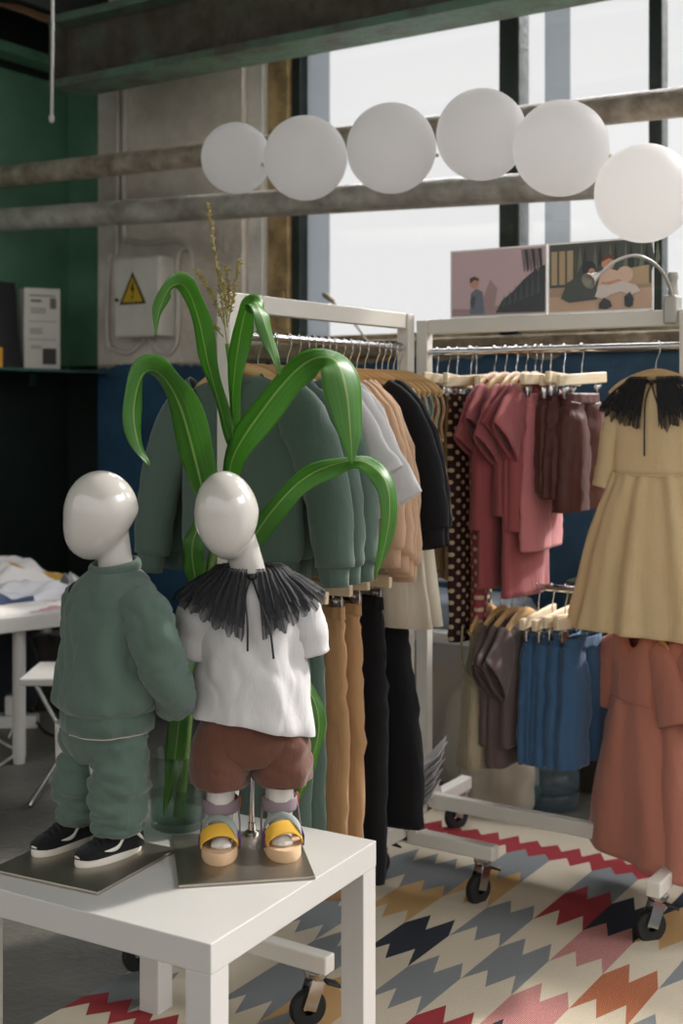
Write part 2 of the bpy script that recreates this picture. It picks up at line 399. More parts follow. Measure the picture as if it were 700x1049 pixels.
a, b = pp(-40, 228, YP), pp(530, 193, YP); b = a+(b-a)*1.3; pipe(1, [a+(b-a)*(i/20) for i in range(21)], .053, pipe_m, 'lower of the two long grey pipes crossing in front of the window')

# electrical box with sign, conduits
eb = thing('electrical_box', 'grey metal electrical box with a yellow warning triangle on the pier', 'electrical box', (-3.93, YW, 1.80))
MB().box((0, -.06, 0), (.275, .12, .365), bev=.006).build('casing', plain('box_paint', '#D0CDC4', .5, var=.08), eb, smooth=0)
MB().box((0, -.122, 0), (.262, .008, .35), bev=.003).build('door', plain('box_door_paint', '#D4D1C8', .5, var=.08), eb, smooth=0)
MB().lathe([(.008, 0), (.008, .01), (0.001, .011)], 12).build('lock', M['rubber'], eb, (-.115, -.126, -.01), (PI/2, 0, 0))
sg = MB(); yy = -.128
def tri(h, w, cz, y, mi):
    sg.poly([(-w, y, cz-h*.5), (w, y, cz-h*.5), (0, y, cz+h*.5)], mi)
tri(.15, .082, .012, yy, 0); tri(.12, .064, .006, yy-.0008, 1)
sg.poly([(.006, yy-.0016, .05), (-.012, yy-.0016, .0), (.0, yy-.0016, .004), (.006, yy-.0016, .012)], 0)
sg.poly([(-.002, yy-.0016, .012), (.012, yy-.0016, .012), (.0, yy-.0016, -.035), (.001, yy-.0016, -.002), (-.004, yy-.0016, -.001)], 0)
sg.poly([(-.007, yy-.0016, -.028), (.006, yy-.0016, -.022), (-.001, yy-.0016, -.044)], 0)
sg.build('warning_sign', [plain('sign_black', '#17150f', .6), plain('sign_yellow', '#C8A52A', .5)], eb, (-.02, 0, .03), smooth=0)
con = MB(); yc = YW-.012
def cp(px, py): x = on_y(px, yc); return (x, yc, z_at(py, depth(x, yc)))
for l in ([(120, -10), (121, 120), (120, 240), (119, 262)], [(128, -10), (128, 120), (127, 235), (132, 246), (150, 249), (175, 247), (190, 250), (197, 262), (197, 275)],
          [(112, 262), (110, 345), (118, 358), (132, 361), (145, 350), (147, 344)], [(155, 344), (160, 358), (172, 362), (181, 350), (183, 310), (182, 268), (187, 255), (192, 256)]):
    con.tube(spline([cp(*p) for p in l], 40), .013, 8)
tag(con.build('conduit', plain('conduit_paint', '#C4BFB6', .5, var=.1)), 'thin grey conduits looping around the electrical box on the pier', 'conduit')

# pull cord
a = at(53, -30, 4.8); b = at(53, 118, 4.8)
pc = thing('pull_cord', 'white cord hanging from the ceiling in front of the green wall', 'cord', (a.x, a.y, b.z))
MB().tube([(0, 0, 0), (.004, 0, .3), (0, 0, 4.2-b.z)], .006, 8).build('cord', M['plast'], pc)
MB().ball((0, 0, -.012), (.012, .012, .018), 10, 6).build('knot', M['plast'], pc)

# shelf corner
sh = MB(); sh.box((-4.40, 4.05, 1.462), (.38, .85, .014), bev=.002); sh.box((-4.57, 3.9, 1.43), (.03, .03, .06)); sh.box((-4.57, 4.3, 1.43), (.03, .03, .06))
tag(sh.build('wall_shelf', plain('shelf_green', '#35514a', .25), smooth=0), 'narrow dark green wall shelf holding the white carton', 'shelf')
cb = thing('product_carton', 'white grey product carton with printed lines standing on the wall shelf', 'carton', (-4.42, 4.19, 1.469), math.radians(62))
MB().box((0, 0, .19), (.17, .13, .38), bev=.003).build('box', plain('carton_white', '#CFCCC2', .6, var=.04), cb, smooth=0)
pr = MB()
for i, (x, z, w, h) in enumerate([(0, .345, .12, .006), (-.03, .32, .05, .012), (.05, .31, .03, .05), (-.02, .285, .07, .004), (-.02, .275, .07, .004), (-.02, .265, .07, .004), (0, .225, .13, .003), (-.03, .19, .06, .004), (-.03, .18, .06, .004), (-.03, .17, .06, .004), (0, .14, .13, .003), (-.03, .11, .05, .004), (-.03, .10, .05, .004)]):
    pr.poly([(x-w/2, -.0665, z-h/2), (x+w/2, -.0665, z-h/2), (x+w/2, -.0665, z+h/2), (x-w/2, -.0665, z+h/2)])
pr.build('printed_lines', plain('print_grey', '#6e6b64', .7), cb, smooth=0)
pr = MB().poly([(0, -.0666, .025), (.065, -.0666, .025), (.065, -.0666, .10), (0, -.0666, .10)]); pr.build('printed_square', plain('print_dark', '#3f3d39', .7), cb, smooth=0)
bk = MB().box((0, 0, .20), (.03, .22, .40), Matrix.Rotation(-.12, 3, 'Y'), .004)
p = at(-2, 340, 5.75)
tag(bk.build('folder', plain('black_card', '#0d1013', .4), loc=(p.x, p.y, 1.472), smooth=0), 'black folder leaning beside the white carton on the shelf', 'folder')
tag(MB().box((0, 0, .045), (.06, .05, .09), None, .004).build('small_packet', plain('packet_yellow', '#C98A1C', .5), loc=(at(-6, 350, 5.55).x, at(-6, 350, 5.55).y, 1.469), smooth=0), 'small yellow packet at the shelf edge beside the black folder', 'packet')

# ------------------------------------------------------------------ RUG
rug = MB(); cols = {'C': 0, 'g': 1, 'r': 2, 'n': 3, 'y': 4, 'p': 5, 'o': 6}
rows = [3.565, 3.435, 3.345, 3.16, 2.965, 2.765, 2.565, 2.365, 2.165, 2.03, 1.965, 1.84]
#        c-1..c10
tab = ['CCCCCCCCCCCC', 'rrrrrrrrrrrr', 'CCCgCgCnrCgC', 'CggyCrnygCCr', 'gCyCgCpCgrCg', 'CgCnCgCoCCnC', 'rCgCgCpCgyCC', 'CCgyCrnCpCgC', 'gCCgyCCgCrCy', 'rrrrrrrrrrrr', 'CCCCCCCCCCCC']
x0c = -1.975; cw = .1305; ncol = 12
def zig(i): return .042 if i % 2 else -.042
def yb(r, i):
    if r == 0 or r == len(rows)-1: return rows[r]
    return rows[r]+zig(i)*(.62 if r in (1, 2, 9, 10) else 1)+.006*math.sin(i*2.3+r)
for c in range(ncol):
    for s in range(4):
        i = c*4+s; xa, xb = x0c+cw*(c+s/4), x0c+cw*(c+(s+1)/4)
        for r in range(len(rows)-1):
            k = cols[tab[r][c]]
            ya, yb_ = (yb(r+1, i), yb(r+1, i+1)), (yb(r, i), yb(r, i+1))
            rug.add([(xa, ya[0], .008), (xb, ya[1], .008), (xb, yb_[1], .008), (xa, yb_[0], .008)], [[0, 1, 2, 3]], k)
xE = x0c+cw*ncol
for (a, b) in (((x0c, rows[0]), (xE, rows[0])), ((x0c, rows[-1]), (xE, rows[-1])), ((x0c, rows[0]), (x0c, rows[-1])), ((xE, rows[0]), (xE, rows[-1]))):
    rug.add([(*a, .008), (*b, .008), (*b, 0.0005), (*a, .0005)], [[0, 1, 2, 3]], 0)
def rugmat(n, hx, tweed=None):
    m, nt, b, out = newmat(n); c = lin(hx); tc = N(nt, 'ShaderNodeTexCoord')
    wv = N(nt, 'ShaderNodeTexWave', Scale=75.0, Distortion=2.5, bands_direction='X'); nt.links.new(tc.outputs['Object'], wv.inputs['Vector'])
    no = N(nt, 'ShaderNodeTexNoise', Scale=500.0); nt.links.new(tc.outputs['Object'], no.inputs['Vector'])
    mu = N(nt, 'ShaderNodeMath', operation='MULTIPLY'); nt.links.new(wv.outputs['Fac'], mu.inputs[0]); nt.links.new(no.outputs['Fac'], mu.inputs[1])
    c2 = lin(tweed) if tweed else tuple(min(1, x*1.15) for x in c[:3])+(1,)
    nt.links.new(ramp(nt, mu.outputs[0], [(.15, tuple(x*.85 for x in c[:3])+(1,)), (.5, c2)]), b.inputs['Base Color'])
    bp = N(nt, 'ShaderNodeBump', Strength=.5, Distance=.003); nt.links.new(mu.outputs[0], bp.inputs['Height']); nt.links.new(bp.outputs['Normal'], b.inputs['Normal'])
    b.inputs['Roughness'].default_value = .95; return m
tag(rug.build('kilim_rug', [rugmat('rug_cream', '#C0B49E'), rugmat('rug_grey', '#75797A'), rugmat('rug_red', '#90242A'), rugmat('rug_navy', '#151c29'),
     rugmat('rug_ochre', '#B58F5C'), rugmat('rug_rose', '#9c5552', '#c99a92'), rugmat('rug_rust', '#8a4526', '#c27a50')], smooth=0),
    'flat woven rug with zigzag pattern in cream, red, grey, navy and ochre', 'rug')

# ------------------------------------------------------------------ RACKS
def make_rack(label, loc, rotz, lower):
    t = thing('clothes_rack', label, 'clothes rack', loc, rotz, 'white clothes racks')
    L, H = .39, 1.55
    for sx in (-1, 1):
        p = MB().box((sx*L, 0, (H+.12)/2), (.036, .036, H-.12), bev=.003)
        p.build('post', M['rack'], t, smooth=0)
        f = MB().box((sx*L, 0, .135), (.036, .54, .038), bev=.004); f.build('foot', M['rack'], t, smooth=0)
        br = MB()
        ar = [(sx*L-sx*.024, .05*math.cos(a), .155+.045*math.sin(a)) for a in [PI*i/10 for i in range(11)]]
        ar2 = [(x-sx*.008, y, z) for x, y, z in ar]
        br.loft([ar, ar2], True, True, True)
        br.build('bracket', M['rack'], t)
        for yy in (-.03, .03):
            MB().lathe([(.0055, 0), (.0055, .004), (.001, .005)], 10).build('bolt', M['steel'], t, (sx*L-sx*.033, yy, .165), (0, -sx*PI/2, 0))
        for sy in (-1, 1):
            w = MB(); cx, cy = sx*L, sy*.235
            fk = MB(); fk.lathe([(.008, .098), (.02, .1), (.026, .108), (.026, .116)], 16, (cx, cy, 0), cap0=True, cap1=True)
            a_ = TH-rotz+.45+R.uniform(-.3, .3); dx, dy = math.cos(a_), math.sin(a_)
            rt = Matrix.Rotation(a_, 3, 'Z')
            for s in (-1, 1): fk.box(Vector((cx, cy, .07))+rt @ Vector((-.012, s*.016, 0)), (.030, .003, .062), rt @ Matrix.Rotation(.35, 3, 'Y'))
            c = fk.build('caster', M['steel'], t)
            wh = MB().lathe([(.012, -.011), (.036, -.011), (.04, -.006), (.04, .006), (.036, .011), (.012, .011)], 24)
            wh.xf(Matrix.Translation(Vector((cx, cy, .040))+rt @ Vector((-.02, 0, 0))) @ rt.to_4x4() @ Matrix.Rotation(PI/2, 4, 'X'))
            wh.build('wheel', M['rubber'], c)
            bp = MB().box(Vector((cx, cy, .082))+rt @ Vector((.035, 0, 0)), (.035, .03, .006), rt @ Matrix.Rotation(.4, 3, 'Y'), .002); bp.build('brake_pedal', M['rubber'], c, smooth=0)
    MB().box((0, 0, H-.02), (2*L-.036, .026, .042), bev=.003).build('top_bar', M['rack'], t, smooth=0)
    MB().box((0, 0, .155), (2*L-.036, .026, .042), bev=.003).build('base_bar', M['rack'], t, smooth=0)
    MB().tube([(-L, 0, 1.457), (L, 0, 1.457)], .0095, 14).build('hanging_rail', M['steel'], t)
    MB().tube([(-L, 0, lower), (L, 0, lower)], .0095, 14).build('lower_rail', M['steel'], t)
    return t
R1X, R2Y = -1.72, 3.22
RAIL = 1.457
make_rack('white wheeled clothes rack with sweatshirts, nearer the mannequins', (R1X, 2.58, 0), PI/2, .95)
make_rack('white wheeled clothes rack with photo prints on its top bar', (-1.412, R2Y, 0), 0, .80)

# ------------------------------------------------------------------ HANGERS
def hook(mb):
    pts = [(0, 0, -.075), (0, 0, -.045)]
    for i in range(13):
        a = -PI*.42+ (PI*1.32)*i/12
        pts.append((.0125*math.cos(a), 0, .0125*math.sin(a)))
    pts = [(0, 0, -.075), (0, 0, -.05), (.004, 0, -.034), (.011, 0, -.018)]+[(.0125*math.cos(a), 0, .0125*math.sin(a)) for a in [(-.5+2.9*i/10) for i in range(11)]]
    return mb.tube(spline(pts, 36), .0019, 6)
def shaped_mesh():
    mb = MB()
    pts = spline([(-.128, 0, -.126), (-.095, 0, -.104), (-.045, 0, -.084), (0, 0, -.076), (.045, 0, -.084), (.095, 0, -.104), (.128, 0, -.126)], 28)
    rr = [(lerp(.009, .016, math.sin(PI*i/28)**.7), .006) for i in range(29)]
    return mb.tube(pts, rr, 10, b=(0, 1, 0))
_H = {}
def hanger(kind, label, loc, rotz, group, hw=.15):
    if kind in _H:
        o = dup(_H[kind], loc, rotz, label, group)
        if kind == 'clip': o.rotation_euler = (0, R.uniform(-.07, .07), rotz)
        return o
    if kind == 'shaped':
        t = thing('wooden_hanger', label, 'hanger', loc, rotz, group)
        shaped_mesh().build('yoke', M['hwood'], t, smooth=60); hook(MB()).build('hook', M['steel'], t)
    else:
        t = thing('clip_hanger', label, 'hanger', loc, rotz, group)
        MB().box((0, 0, -.083), (.25, .014, .030), None, .003).build('bar', M['hwoodl' if kind == 'clippale' else 'hwoodl'], t, smooth=0)
        hook(MB()).build('hook', M['steel'], t)
        for s in (-1, 1):
            c = MB(); c.box((s*.085, 0, -.118), (.03, .012, .03), None, .003); c.tube([(s*.085-.012, 0, -.095), (s*.085-.012, 0, -.118)], .0015, 6); c.tube([(s*.085+.012, 0, -.095), (s*.085+.012, 0, -.118)], .0015, 6)
            c.build('clip', M['steel'], t)
    _H[kind] = t; return t

# ------------------------------------------------------------------ GARMENTS (hung: origin on the rail, x across, front = -y)
SOL = (('SOLIDIFY', dict(thickness=.0022, offset=0)),)
def loops_of(rows, n=40, m=26, e=2.3, k=5, a0=0, a1=.006, wr=.004, seed=0, pw=1.3, crease=0):
    out = []; p1, p2 = seed*1.7, seed*2.9
    for i in range(m+1):
        u = i/m; z, hw, ht, cx, cy = cat(rows, u); lp = []
        for j in range(n):
            th = 2*PI*j/n; c, s = math.cos(th), math.sin(th)
            x = math.copysign(abs(c)**(2/e), c)*hw; y = math.copysign(abs(s)**(2/e), s)*ht
            am = lerp(a0, a1, u**pw)
            d = am*(.6*math.sin(k*th+p1+1.5*nz(seed, u*2, 3))+.4*math.sin(1.73*k*th+p2)*1.0 if False else .6*math.sin(round(k)*th+p1+.8*u)+.4*math.sin(round(k*1.7)*th+p2-.9*u))
            d += wr*(nz(x*12+seed*5, z*5, y*12+2)+.6*nz(x*25+seed, z*16+x*10, y*25))
            if crease:
                cn = nz(x*9+seed*3+z*5, y*9, z*11-x*6); d -= crease*max(0, 1-abs(cn)/.16)*min(1, 3*u)
                cn = nz(x*16-z*7+seed, y*16+4, z*14); d -= .5*crease*max(0, 1-abs(cn)/.15)*min(1, 3*u)
            l = math.hypot(c/hw, s/ht); nx, ny = c/hw/l, s/ht/l
            lp.append(Vector((cx+x+nx*d, cy+y+ny*d, z)))
        out.append(lp)
    return out
def G(rows): return [tuple(r)+(0,)*(5-len(r)) for r in rows]
def ring_band(loop, r=.005, flat=None):
    L = [Vector(p) for p in loop]; return L+[L[0]]
def sleeve(mb, side, pts, rad, seed, wr=.25, m=16, n=18):
    P = spline([(side*x, y, z) for x, y, z in pts], m); q = [cat(rad, i/m) for i in range(m+1)]
    mb.tube(P, [tuple(v) for v in q], n, b=(0, 1, 0), cap=False, wr=.006, seed=seed); return P, q

def sweatshirt(label, loc, rotz, m, mrib, seed, group, w=1.0, L=.40, sl=.53, name='sweatshirt', catg='sweatshirt', th=.026):
    t = thing(name, label, catg, loc, rotz, group)
    rows = G([(-.092, .06*w, .018), (-.10, .085*w, th*.8), (-.118, .128*w, th*.8), (-.16, .155*w, th), (-.24, .158*w, th*1.15), (-.34, .16*w, th*1.3), (-.095-L+.03, .16*w, th*1.3), (-.095-L, .148*w, th*1.15)])
    lp = loops_of(rows, seed=seed, a1=.006, wr=.006)
    b = MB().loft(lp); bo = b.build('bodice', m, t, smooth=180, mods=SOL)
    MB().loft([[p*1 for p in lp[-1]], [Vector((p.x*.985, p.y*.95, p.z-.045)) for p in lp[-1]]]).build('hem_band', mrib, bo, smooth=180, mods=SOL)
    MB().tube(ring_band([Vector((p.x, p.y, p.z+.004+.012*(abs(p.x)/(.06*w)-.6)-(.012 if p.y < 0 else 0))) for p in lp[0]]), (.0085, .004), 8, cap=False).build('neckband', mrib, bo, smooth=180)
    for s in (-1, 1):
        sb = MB(); pts = [(.105*w, 0, -.135), (.165*w, 0, -.19), (.215*w, 0, -.30), (.24*w, -.004, -.42), (.248*w, -.008, -sl+.045)]
        P, q = sleeve(sb, s, pts, [(.055, th*.9), (.062, th*1.3), (.056, th*1.45), (.05, th*1.4), (.044, th*1.2)], seed+s)
        so = sb.build('sleeve', m, t, smooth=180, mods=SOL)
        d = (P[-1]-P[-2]).normalized()
        if s > 0: MB().box((.0, th*.4, -.118), (.022, .0015, .026)).build('neck_label', M['plast'], bo, smooth=0)
        cu = MB().tube([P[-1]-d*.004, P[-1]+d*.005, P[-1]+d*.022, P[-1]+d*.042], [(.040, th*1.15), (.034, th), (.032, th*.95), (.031, th*.9)], 16, b=(0, 1, 0), cap=False)
        cu.build('cuff', mrib, so, smooth=180, mods=SOL)
    return t
def tee(label, loc, rotz, m, seed, group, w=1.0, L=.40, name='t_shirt', catg='t-shirt', sx=.235, sz=-.285, th=.024, flare=1.0):
    t = thing(name, label, catg, loc, rotz, group)
    rows = G([(-.092, .058*w, .016), (-.10, .085*w, th*.8), (-.116, .125*w, th*.8), (-.17, .148*w, th), (-.26, .15*w*lerp(1, flare, .4), th*1.2), (-.095-L*.8, .155*w*lerp(1, flare, .8), th*1.4), (-.095-L, .158*w*flare, th*1.5)])
    lp = loops_of(rows, seed=seed, a1=.010, k=4, wr=.006)
    bo = MB().loft(lp).build('bodice', m, t, smooth=180, mods=SOL)
    MB().tube(ring_band([Vector((p.x, p.y, p.z+.003+.01*(abs(p.x)/(.06*w)-.6)-(.012 if p.y < 0 else 0))) for p in lp[0]]), (.006, .0035), 8, cap=False).build('neckband', m, bo, smooth=180)
    for s in (-1, 1):
        sb = MB(); rj = random.Random(seed*7+s); ex, ez, ey = sx+rj.uniform(-.025, .012), sz+rj.uniform(-.03, .03), rj.uniform(-.02, .02)
        sleeve(sb, s, [(.10*w, 0, -.135), (.15*w, ey*.3, -.18), ((.15*w+ex)/2, ey*.6, (ez-.18)/2), (ex, ey, ez)], [(.055, th*.8), (.068, th*.85), (.076, th*.8), (.085, th*.75)], seed+s, m=10)
        sb.build('sleeve', m, t, smooth=180, mods=SOL)
    return t
def tank(label, loc, rotz, m, seed, group, w=1.0, L=.38, name='sleeveless_top', catg='top', flare=1.1, th=.02):
    t = thing(name, label, catg, loc, rotz, group)
    rows = G([(-.10, .075*w, .014), (-.11, .10*w, th*.8), (-.135, .115*w, th*.8), (-.19, .105*w, th), (-.24, .125*w, th*1.1), (-.30, .138*w, th*1.3), (-.095-L, .145*w*flare, th*1.5)])
    lp = loops_of(rows, seed=seed, a1=.010, k=4, wr=.005, n=32, m=20)
    bo = MB().loft(lp).build('bodice', m, t, smooth=180, mods=SOL)
    for s in (-1, 1):
        P = spline([(s*.108*w, -th, -.112), (s*.125*w, -th*.9, -.16), (s*.115*w, -th, -.21), (s*.13*w, 0, -.25), (s*.115*w, th, -.21), (s*.125*w, th*.9, -.16), (s*.108*w, th, -.112)], 24)
        MB().tube(P, .004, 6).build('armhole_binding', m, bo, smooth=180)
    return t
def trousers(label, loc, rotz, m, seed, group, w=.10, L=.62, legw=.06, name='trousers', catg='trousers', th=.026, flare=1.0, spread=.5, top=-.122, fold=(5, .02, .06), t0=1.0):
    t = thing(name, label, catg, loc, rotz, group)
    wb = loops_of(G([(top, w*t0, th*.7), (top-.014, w*t0, th*.75), (top-.03, w*1.01*t0, th*.8)]), n=60, m=4, k=14, a0=.002, a1=.002, wr=.001, seed=seed)
    MB().loft(wb).build('waistband', m, t, smooth=180, mods=SOL)
    for s in (-1, 1):
        mb = MB(); zt = top-.026
        pts = [(s*w*.46, 0, zt), (s*w*.5, 0, zt-L*.15), (s*w*.52, s*.003, zt-L*.42), (s*w*spread*1.05, s*.004, zt-L*.75), (s*w*spread*1.05, s*.004, zt-L)]
        rad = [(w*.53*t0, th*.75), (w*.57*lerp(t0, 1, .6), th*1.05), (legw, th*1.2), (legw*.93*flare, th*1.15), (legw*.9*flare, th*1.1)]
        P = spline(pts, 26); q = [tuple(cat(rad, i/26)) for i in range(27)]
        mb.tube(P, q, 28, b=(0, 1, 0), cap=False, wr=.006, seed=seed+s*3, fold=fold)
        mb.build('trouser_leg', m, t, smooth=180, mods=SOL)
    return t
def shorts(label, loc, rotz, m, seed, group, w=.11, L=.18, flare=1.25, name='shorts', catg='shorts', th=.03):
    return trousers(label, loc, rotz, m, seed, group, w=w, L=L, legw=w*.66, name=name, catg=catg, th=th, flare=flare, spread=.62, fold=(6, .06, .16), t0=.86)

# ---- left rack, upper rail
def J(): return R.uniform(-.05, .05)
grp = {'g': 'green sweatshirts on the left rack', 'w': 'white tees on the left rack', 't': 'tan sweatshirts on the left rack', 'b': 'black tops on the left rack'}
ORD = ['first', 'second', 'third', 'fourth', 'fifth', 'sixth', 'seventh']
hg = 'shaped wooden hangers on the left rack'
def r1(y): return (R1X, y, RAIL)
for i, y in enumerate((2.235, 2.30, 2.36)):
    lab = ['sage green sweatshirt hanging at the very front of the left rack', 'sage green sweatshirt second from the front of the left rack', 'sage green sweatshirt next to the white tees on the left rack'][i]
    rz = [.04, -.03, -.05][i]
    sweatshirt(lab, r1(y), rz, M['green'], M['greenrib'], i+1, grp['g'], w=1.0, L=.40, sl=.545)
    hanger('shaped', 'wooden hanger inside the '+['frontmost', 'second', 'third'][i]+' green sweatshirt on the left rack', r1(y), rz, hg)
for i, y in enumerate((2.415, 2.455, 2.49)):
    tee('white tee '+['directly behind the green sweatshirts', 'in the middle of the three white ones', 'touching the tan sweatshirts'][i]+' on the left rack', r1(y), -.04+J(), M['white'], 10+i, grp['w'], w=1.08, L=.42, sx=.27, sz=-.34-.02*i)
    hanger('shaped', 'wooden hanger inside the '+ORD[i]+' white tee on the left rack', r1(y), J(), hg)
for i, y in enumerate((2.52, 2.55, 2.58, 2.61)):
    sweatshirt(['tan sweatshirt next to the white tees on the left rack', 'tan sweatshirt second from the white tees', 'tan sweatshirt third from the white tees', 'tan sweatshirt next to the black long-sleeved tops'][i], r1(y), -.03+J(), M['tan'], M['tan'], 20+i, grp['t'], w=.88, L=.44, sl=.535+.014*i, th=.018)
    hanger('shaped', 'wooden hanger inside the '+ORD[i]+' tan sweatshirt on the left rack', r1(y), J(), hg)
for i, y in enumerate((2.65, 2.685)):
    sweatshirt('black long-sleeved top '+['next to the tan sweatshirts', 'next to the cream tunics'][i]+' on the left rack', r1(y), J(), M['black'], M['black'], 30+i, grp['b'], w=1.04, L=.38, sl=.50, name='long_sleeved_top', catg='top', th=.02)
    hanger('shaped', 'wooden hanger inside the '+ORD[i]+' black top on the left rack', r1(y), J(), hg)
for i, y in enumerate((2.72, 2.76)):
    tank('long cream tunic '+['next to the black tops', 'second from the black tops'][i]+' on the left rack', r1(y), J(), M['cream'], 40+i, 'cream tunics on the left rack', w=1.2, L=.61, name='tunic', catg='tunic', flare=1.28)
    hanger('shaped', 'wooden hanger inside the '+ORD[i]+' cream tunic on the left rack', r1(y), J(), hg)
for i, (y, mm, cn) in enumerate(((2.815, 'cream', 'cream'), (2.845, 'greyblue', 'grey-blue'), (2.875, 'olive', 'olive brown'), (2.905, 'sage', 'sage green'), (2.935, 'tandark', 'camel brown'))):
    tank(cn+' sleeveless top at the far end of the left rack', r1(y), J(), M[mm], 50+i, None, w=1.0, L=.36+.02*(i % 2))
    hanger('shaped', 'wooden hanger inside the '+cn+' sleeveless top', r1(y), J(), hg)
# ---- left rack, lower rail
ch = 'wooden clip hangers on the left rack'
for i, (y, mm, lab, L, lw, fl, w) in enumerate(((2.33, 'green', 'sage green trousers hanging behind the white table', .62, .062, 1, .10), (2.39, 'green', 'sage green trousers next to the camel trousers', .62, .062, 1, .10),
        (2.48, 'tandark', 'camel trousers hanging next to the green trousers', .66, .062, 1.0, .105), (2.55, 'tandark', 'camel trousers hanging next to the black trousers', .66, .062, 1.0, .105),
        (2.66, 'black', 'black trousers hanging next to the camel trousers', .68, .062, 1, .105), (2.74, 'black', 'wide black trousers nearest the far post of the left rack', .56, .085, 1.35, .12))):
    trousers(lab, (R1X+.01, y, .95), J()*.6, M[mm], 60+i, 'trousers on the lower left rail', w=w, L=L, legw=lw, flare=fl)
    hanger('clip', 'pale wooden clip hanger holding the '+lab.split(' hanging')[0].split(' nearest')[0], (R1X+.01, y, .95), J()*.6, ch)
for i, y in enumerate((2.79, 2.82)):
    hanger('clip', 'empty pale clip hanger '+['nearer the black trousers', 'nearer the far post'][i]+' on the lower left rail', (R1X+.02, y, .95), J(), ch)

# ---- second rack, upper rail
def r2(x, z=RAIL): return (x, R2Y, z)
q = PI/2
ch2 = 'clip hangers on the upper rail of the second rack'; sh2 = 'shaped hangers on the second rack'
for i, (x, mm, lab, L) in enumerate(((-1.759, 'cream', 'cream trousers at the left end of the second rack', .5), (-1.722, 'olive', 'olive brown trousers second from the left end of the second rack', .48), (-1.694, 'tandark', 'camel trousers beside the polka dot trousers on the second rack', .5),
        (-1.652, 'dotb', 'dark burgundy trousers with cream polka dots', .67), (-1.632, 'dotp', 'rose trousers with cream polka dots', .62))):
    rz = q+[.2, -.1, .22, -.16, .5][i]
    trousers(lab, r2(x), rz, M[mm], 80+i, None, w=[.085, .085, .085, .095, .07][i], L=L, legw=.055, th=.02)
    hanger('clip', 'pale clip hanger holding the '+' '.join(lab.split()[:2])+(' with cream dots' if 'polka' in lab and 'beside' not in lab else '')+' on the second rack', r2(x), rz, ch2)
for i, (x, typ, L) in enumerate(((-1.575, 't', .40), (-1.542, 'd', .56), (-1.508, 't', .36), (-1.478, 'd', .58), (-1.450, 't', .40))):
    lab = ['rose tee', 'long rose tunic', 'rose tee', 'long rose tunic', 'rose tee'][i]+', '+ORD[i]+' of the rose tops from the dotted trousers'
    tee(lab, r2(x), q+[.1, -.06, .03, .02, -.02][i], M['rose'], 90+i, 'rose tops on the second rack', w=.94 if i != 3 else .9, L=L, sx=.205, sz=-.27+.01*(i % 2), th=.020, flare=.95, name='rose_tunic' if typ == 'd' else 't_shirt', catg='tunic' if typ == 'd' else 't-shirt')
    hanger('shaped', 'wooden hanger inside the '+ORD[i]+' rose top on the second rack', r2(x), q+J(), sh2)
trousers('light pink long shorts hanging behind the brown shorts', r2(-1.432), q, M['pink'], 97, None, w=.09, L=.40, legw=.075, flare=1.2, name='pink_shorts', catg='shorts', th=.024)
hanger('clip', 'pale clip hanger holding the light pink shorts', r2(-1.432), q, ch2)
for i, x in enumerate((-1.405, -1.365, -1.315)):
    shorts('dark brown shorts '+['next to the light pink shorts', 'in the middle of the three brown pairs', 'next to the butter yellow dress'][i], r2(x), q+[.22, .05, -.14][i], M['brown'], 100+i, 'brown shorts on the second rack', w=.098, L=[.24, .255, .29][i], flare=1.15)
    hanger('clip', 'pale clip hanger holding the '+ORD[i]+' brown shorts from the left', r2(x), q+[.22, .05, -.14][i], ch2)

# ---- second rack, lower rail
ZL = .80
sh3 = 'shaped hangers on the lower rail of the second rack'; ch3 = 'clip hangers on the lower rail of the second rack'
tank('beige shearling vest beside the taupe tees on the low rail', r2(-1.60, ZL), q+.1, M['shear'], 110, None, w=.95, L=.40, name='vest', catg='vest', th=.032)
hanger('shaped', 'wooden hanger inside the shearling vest on the low rail', r2(-1.60, ZL), q+.1, sh3)
for i, x in enumerate((-1.556, -1.52, -1.485)):
    tee('taupe brown tee '+['beside the shearling vest', 'in the middle of the three taupe ones', 'beside the blue shorts'][i], r2(x, ZL), q+[.08, 0, -.05][i], M['taupe'], 112+i, 'taupe tees on the low rail', w=.86, L=.33+.06*(i % 2), sx=.185, sz=-.26, th=.022)
    hanger('shaped', 'wooden hanger inside the '+ORD[i]+' taupe tee on the low rail', r2(x, ZL), q+J(), sh3)
for i, x in enumerate((-1.442, -1.40, -1.36, -1.31)):
    shorts('blue denim shorts '+['next to the taupe tees', 'second from the taupe tees', 'third from the taupe tees', 'next to the salmon dress'][i], r2(x, ZL), q+[.05, 0, -.05, -.2][i], M['denim'], 120+i, 'blue shorts on the low rail', w=.092, L=.315, flare=1.12, th=.028)
    hanger('clip', 'pale clip hanger holding the '+ORD[i]+' blue shorts from the left', r2(x, ZL), q+[.05, 0, -.05, -.2][i], ch3)

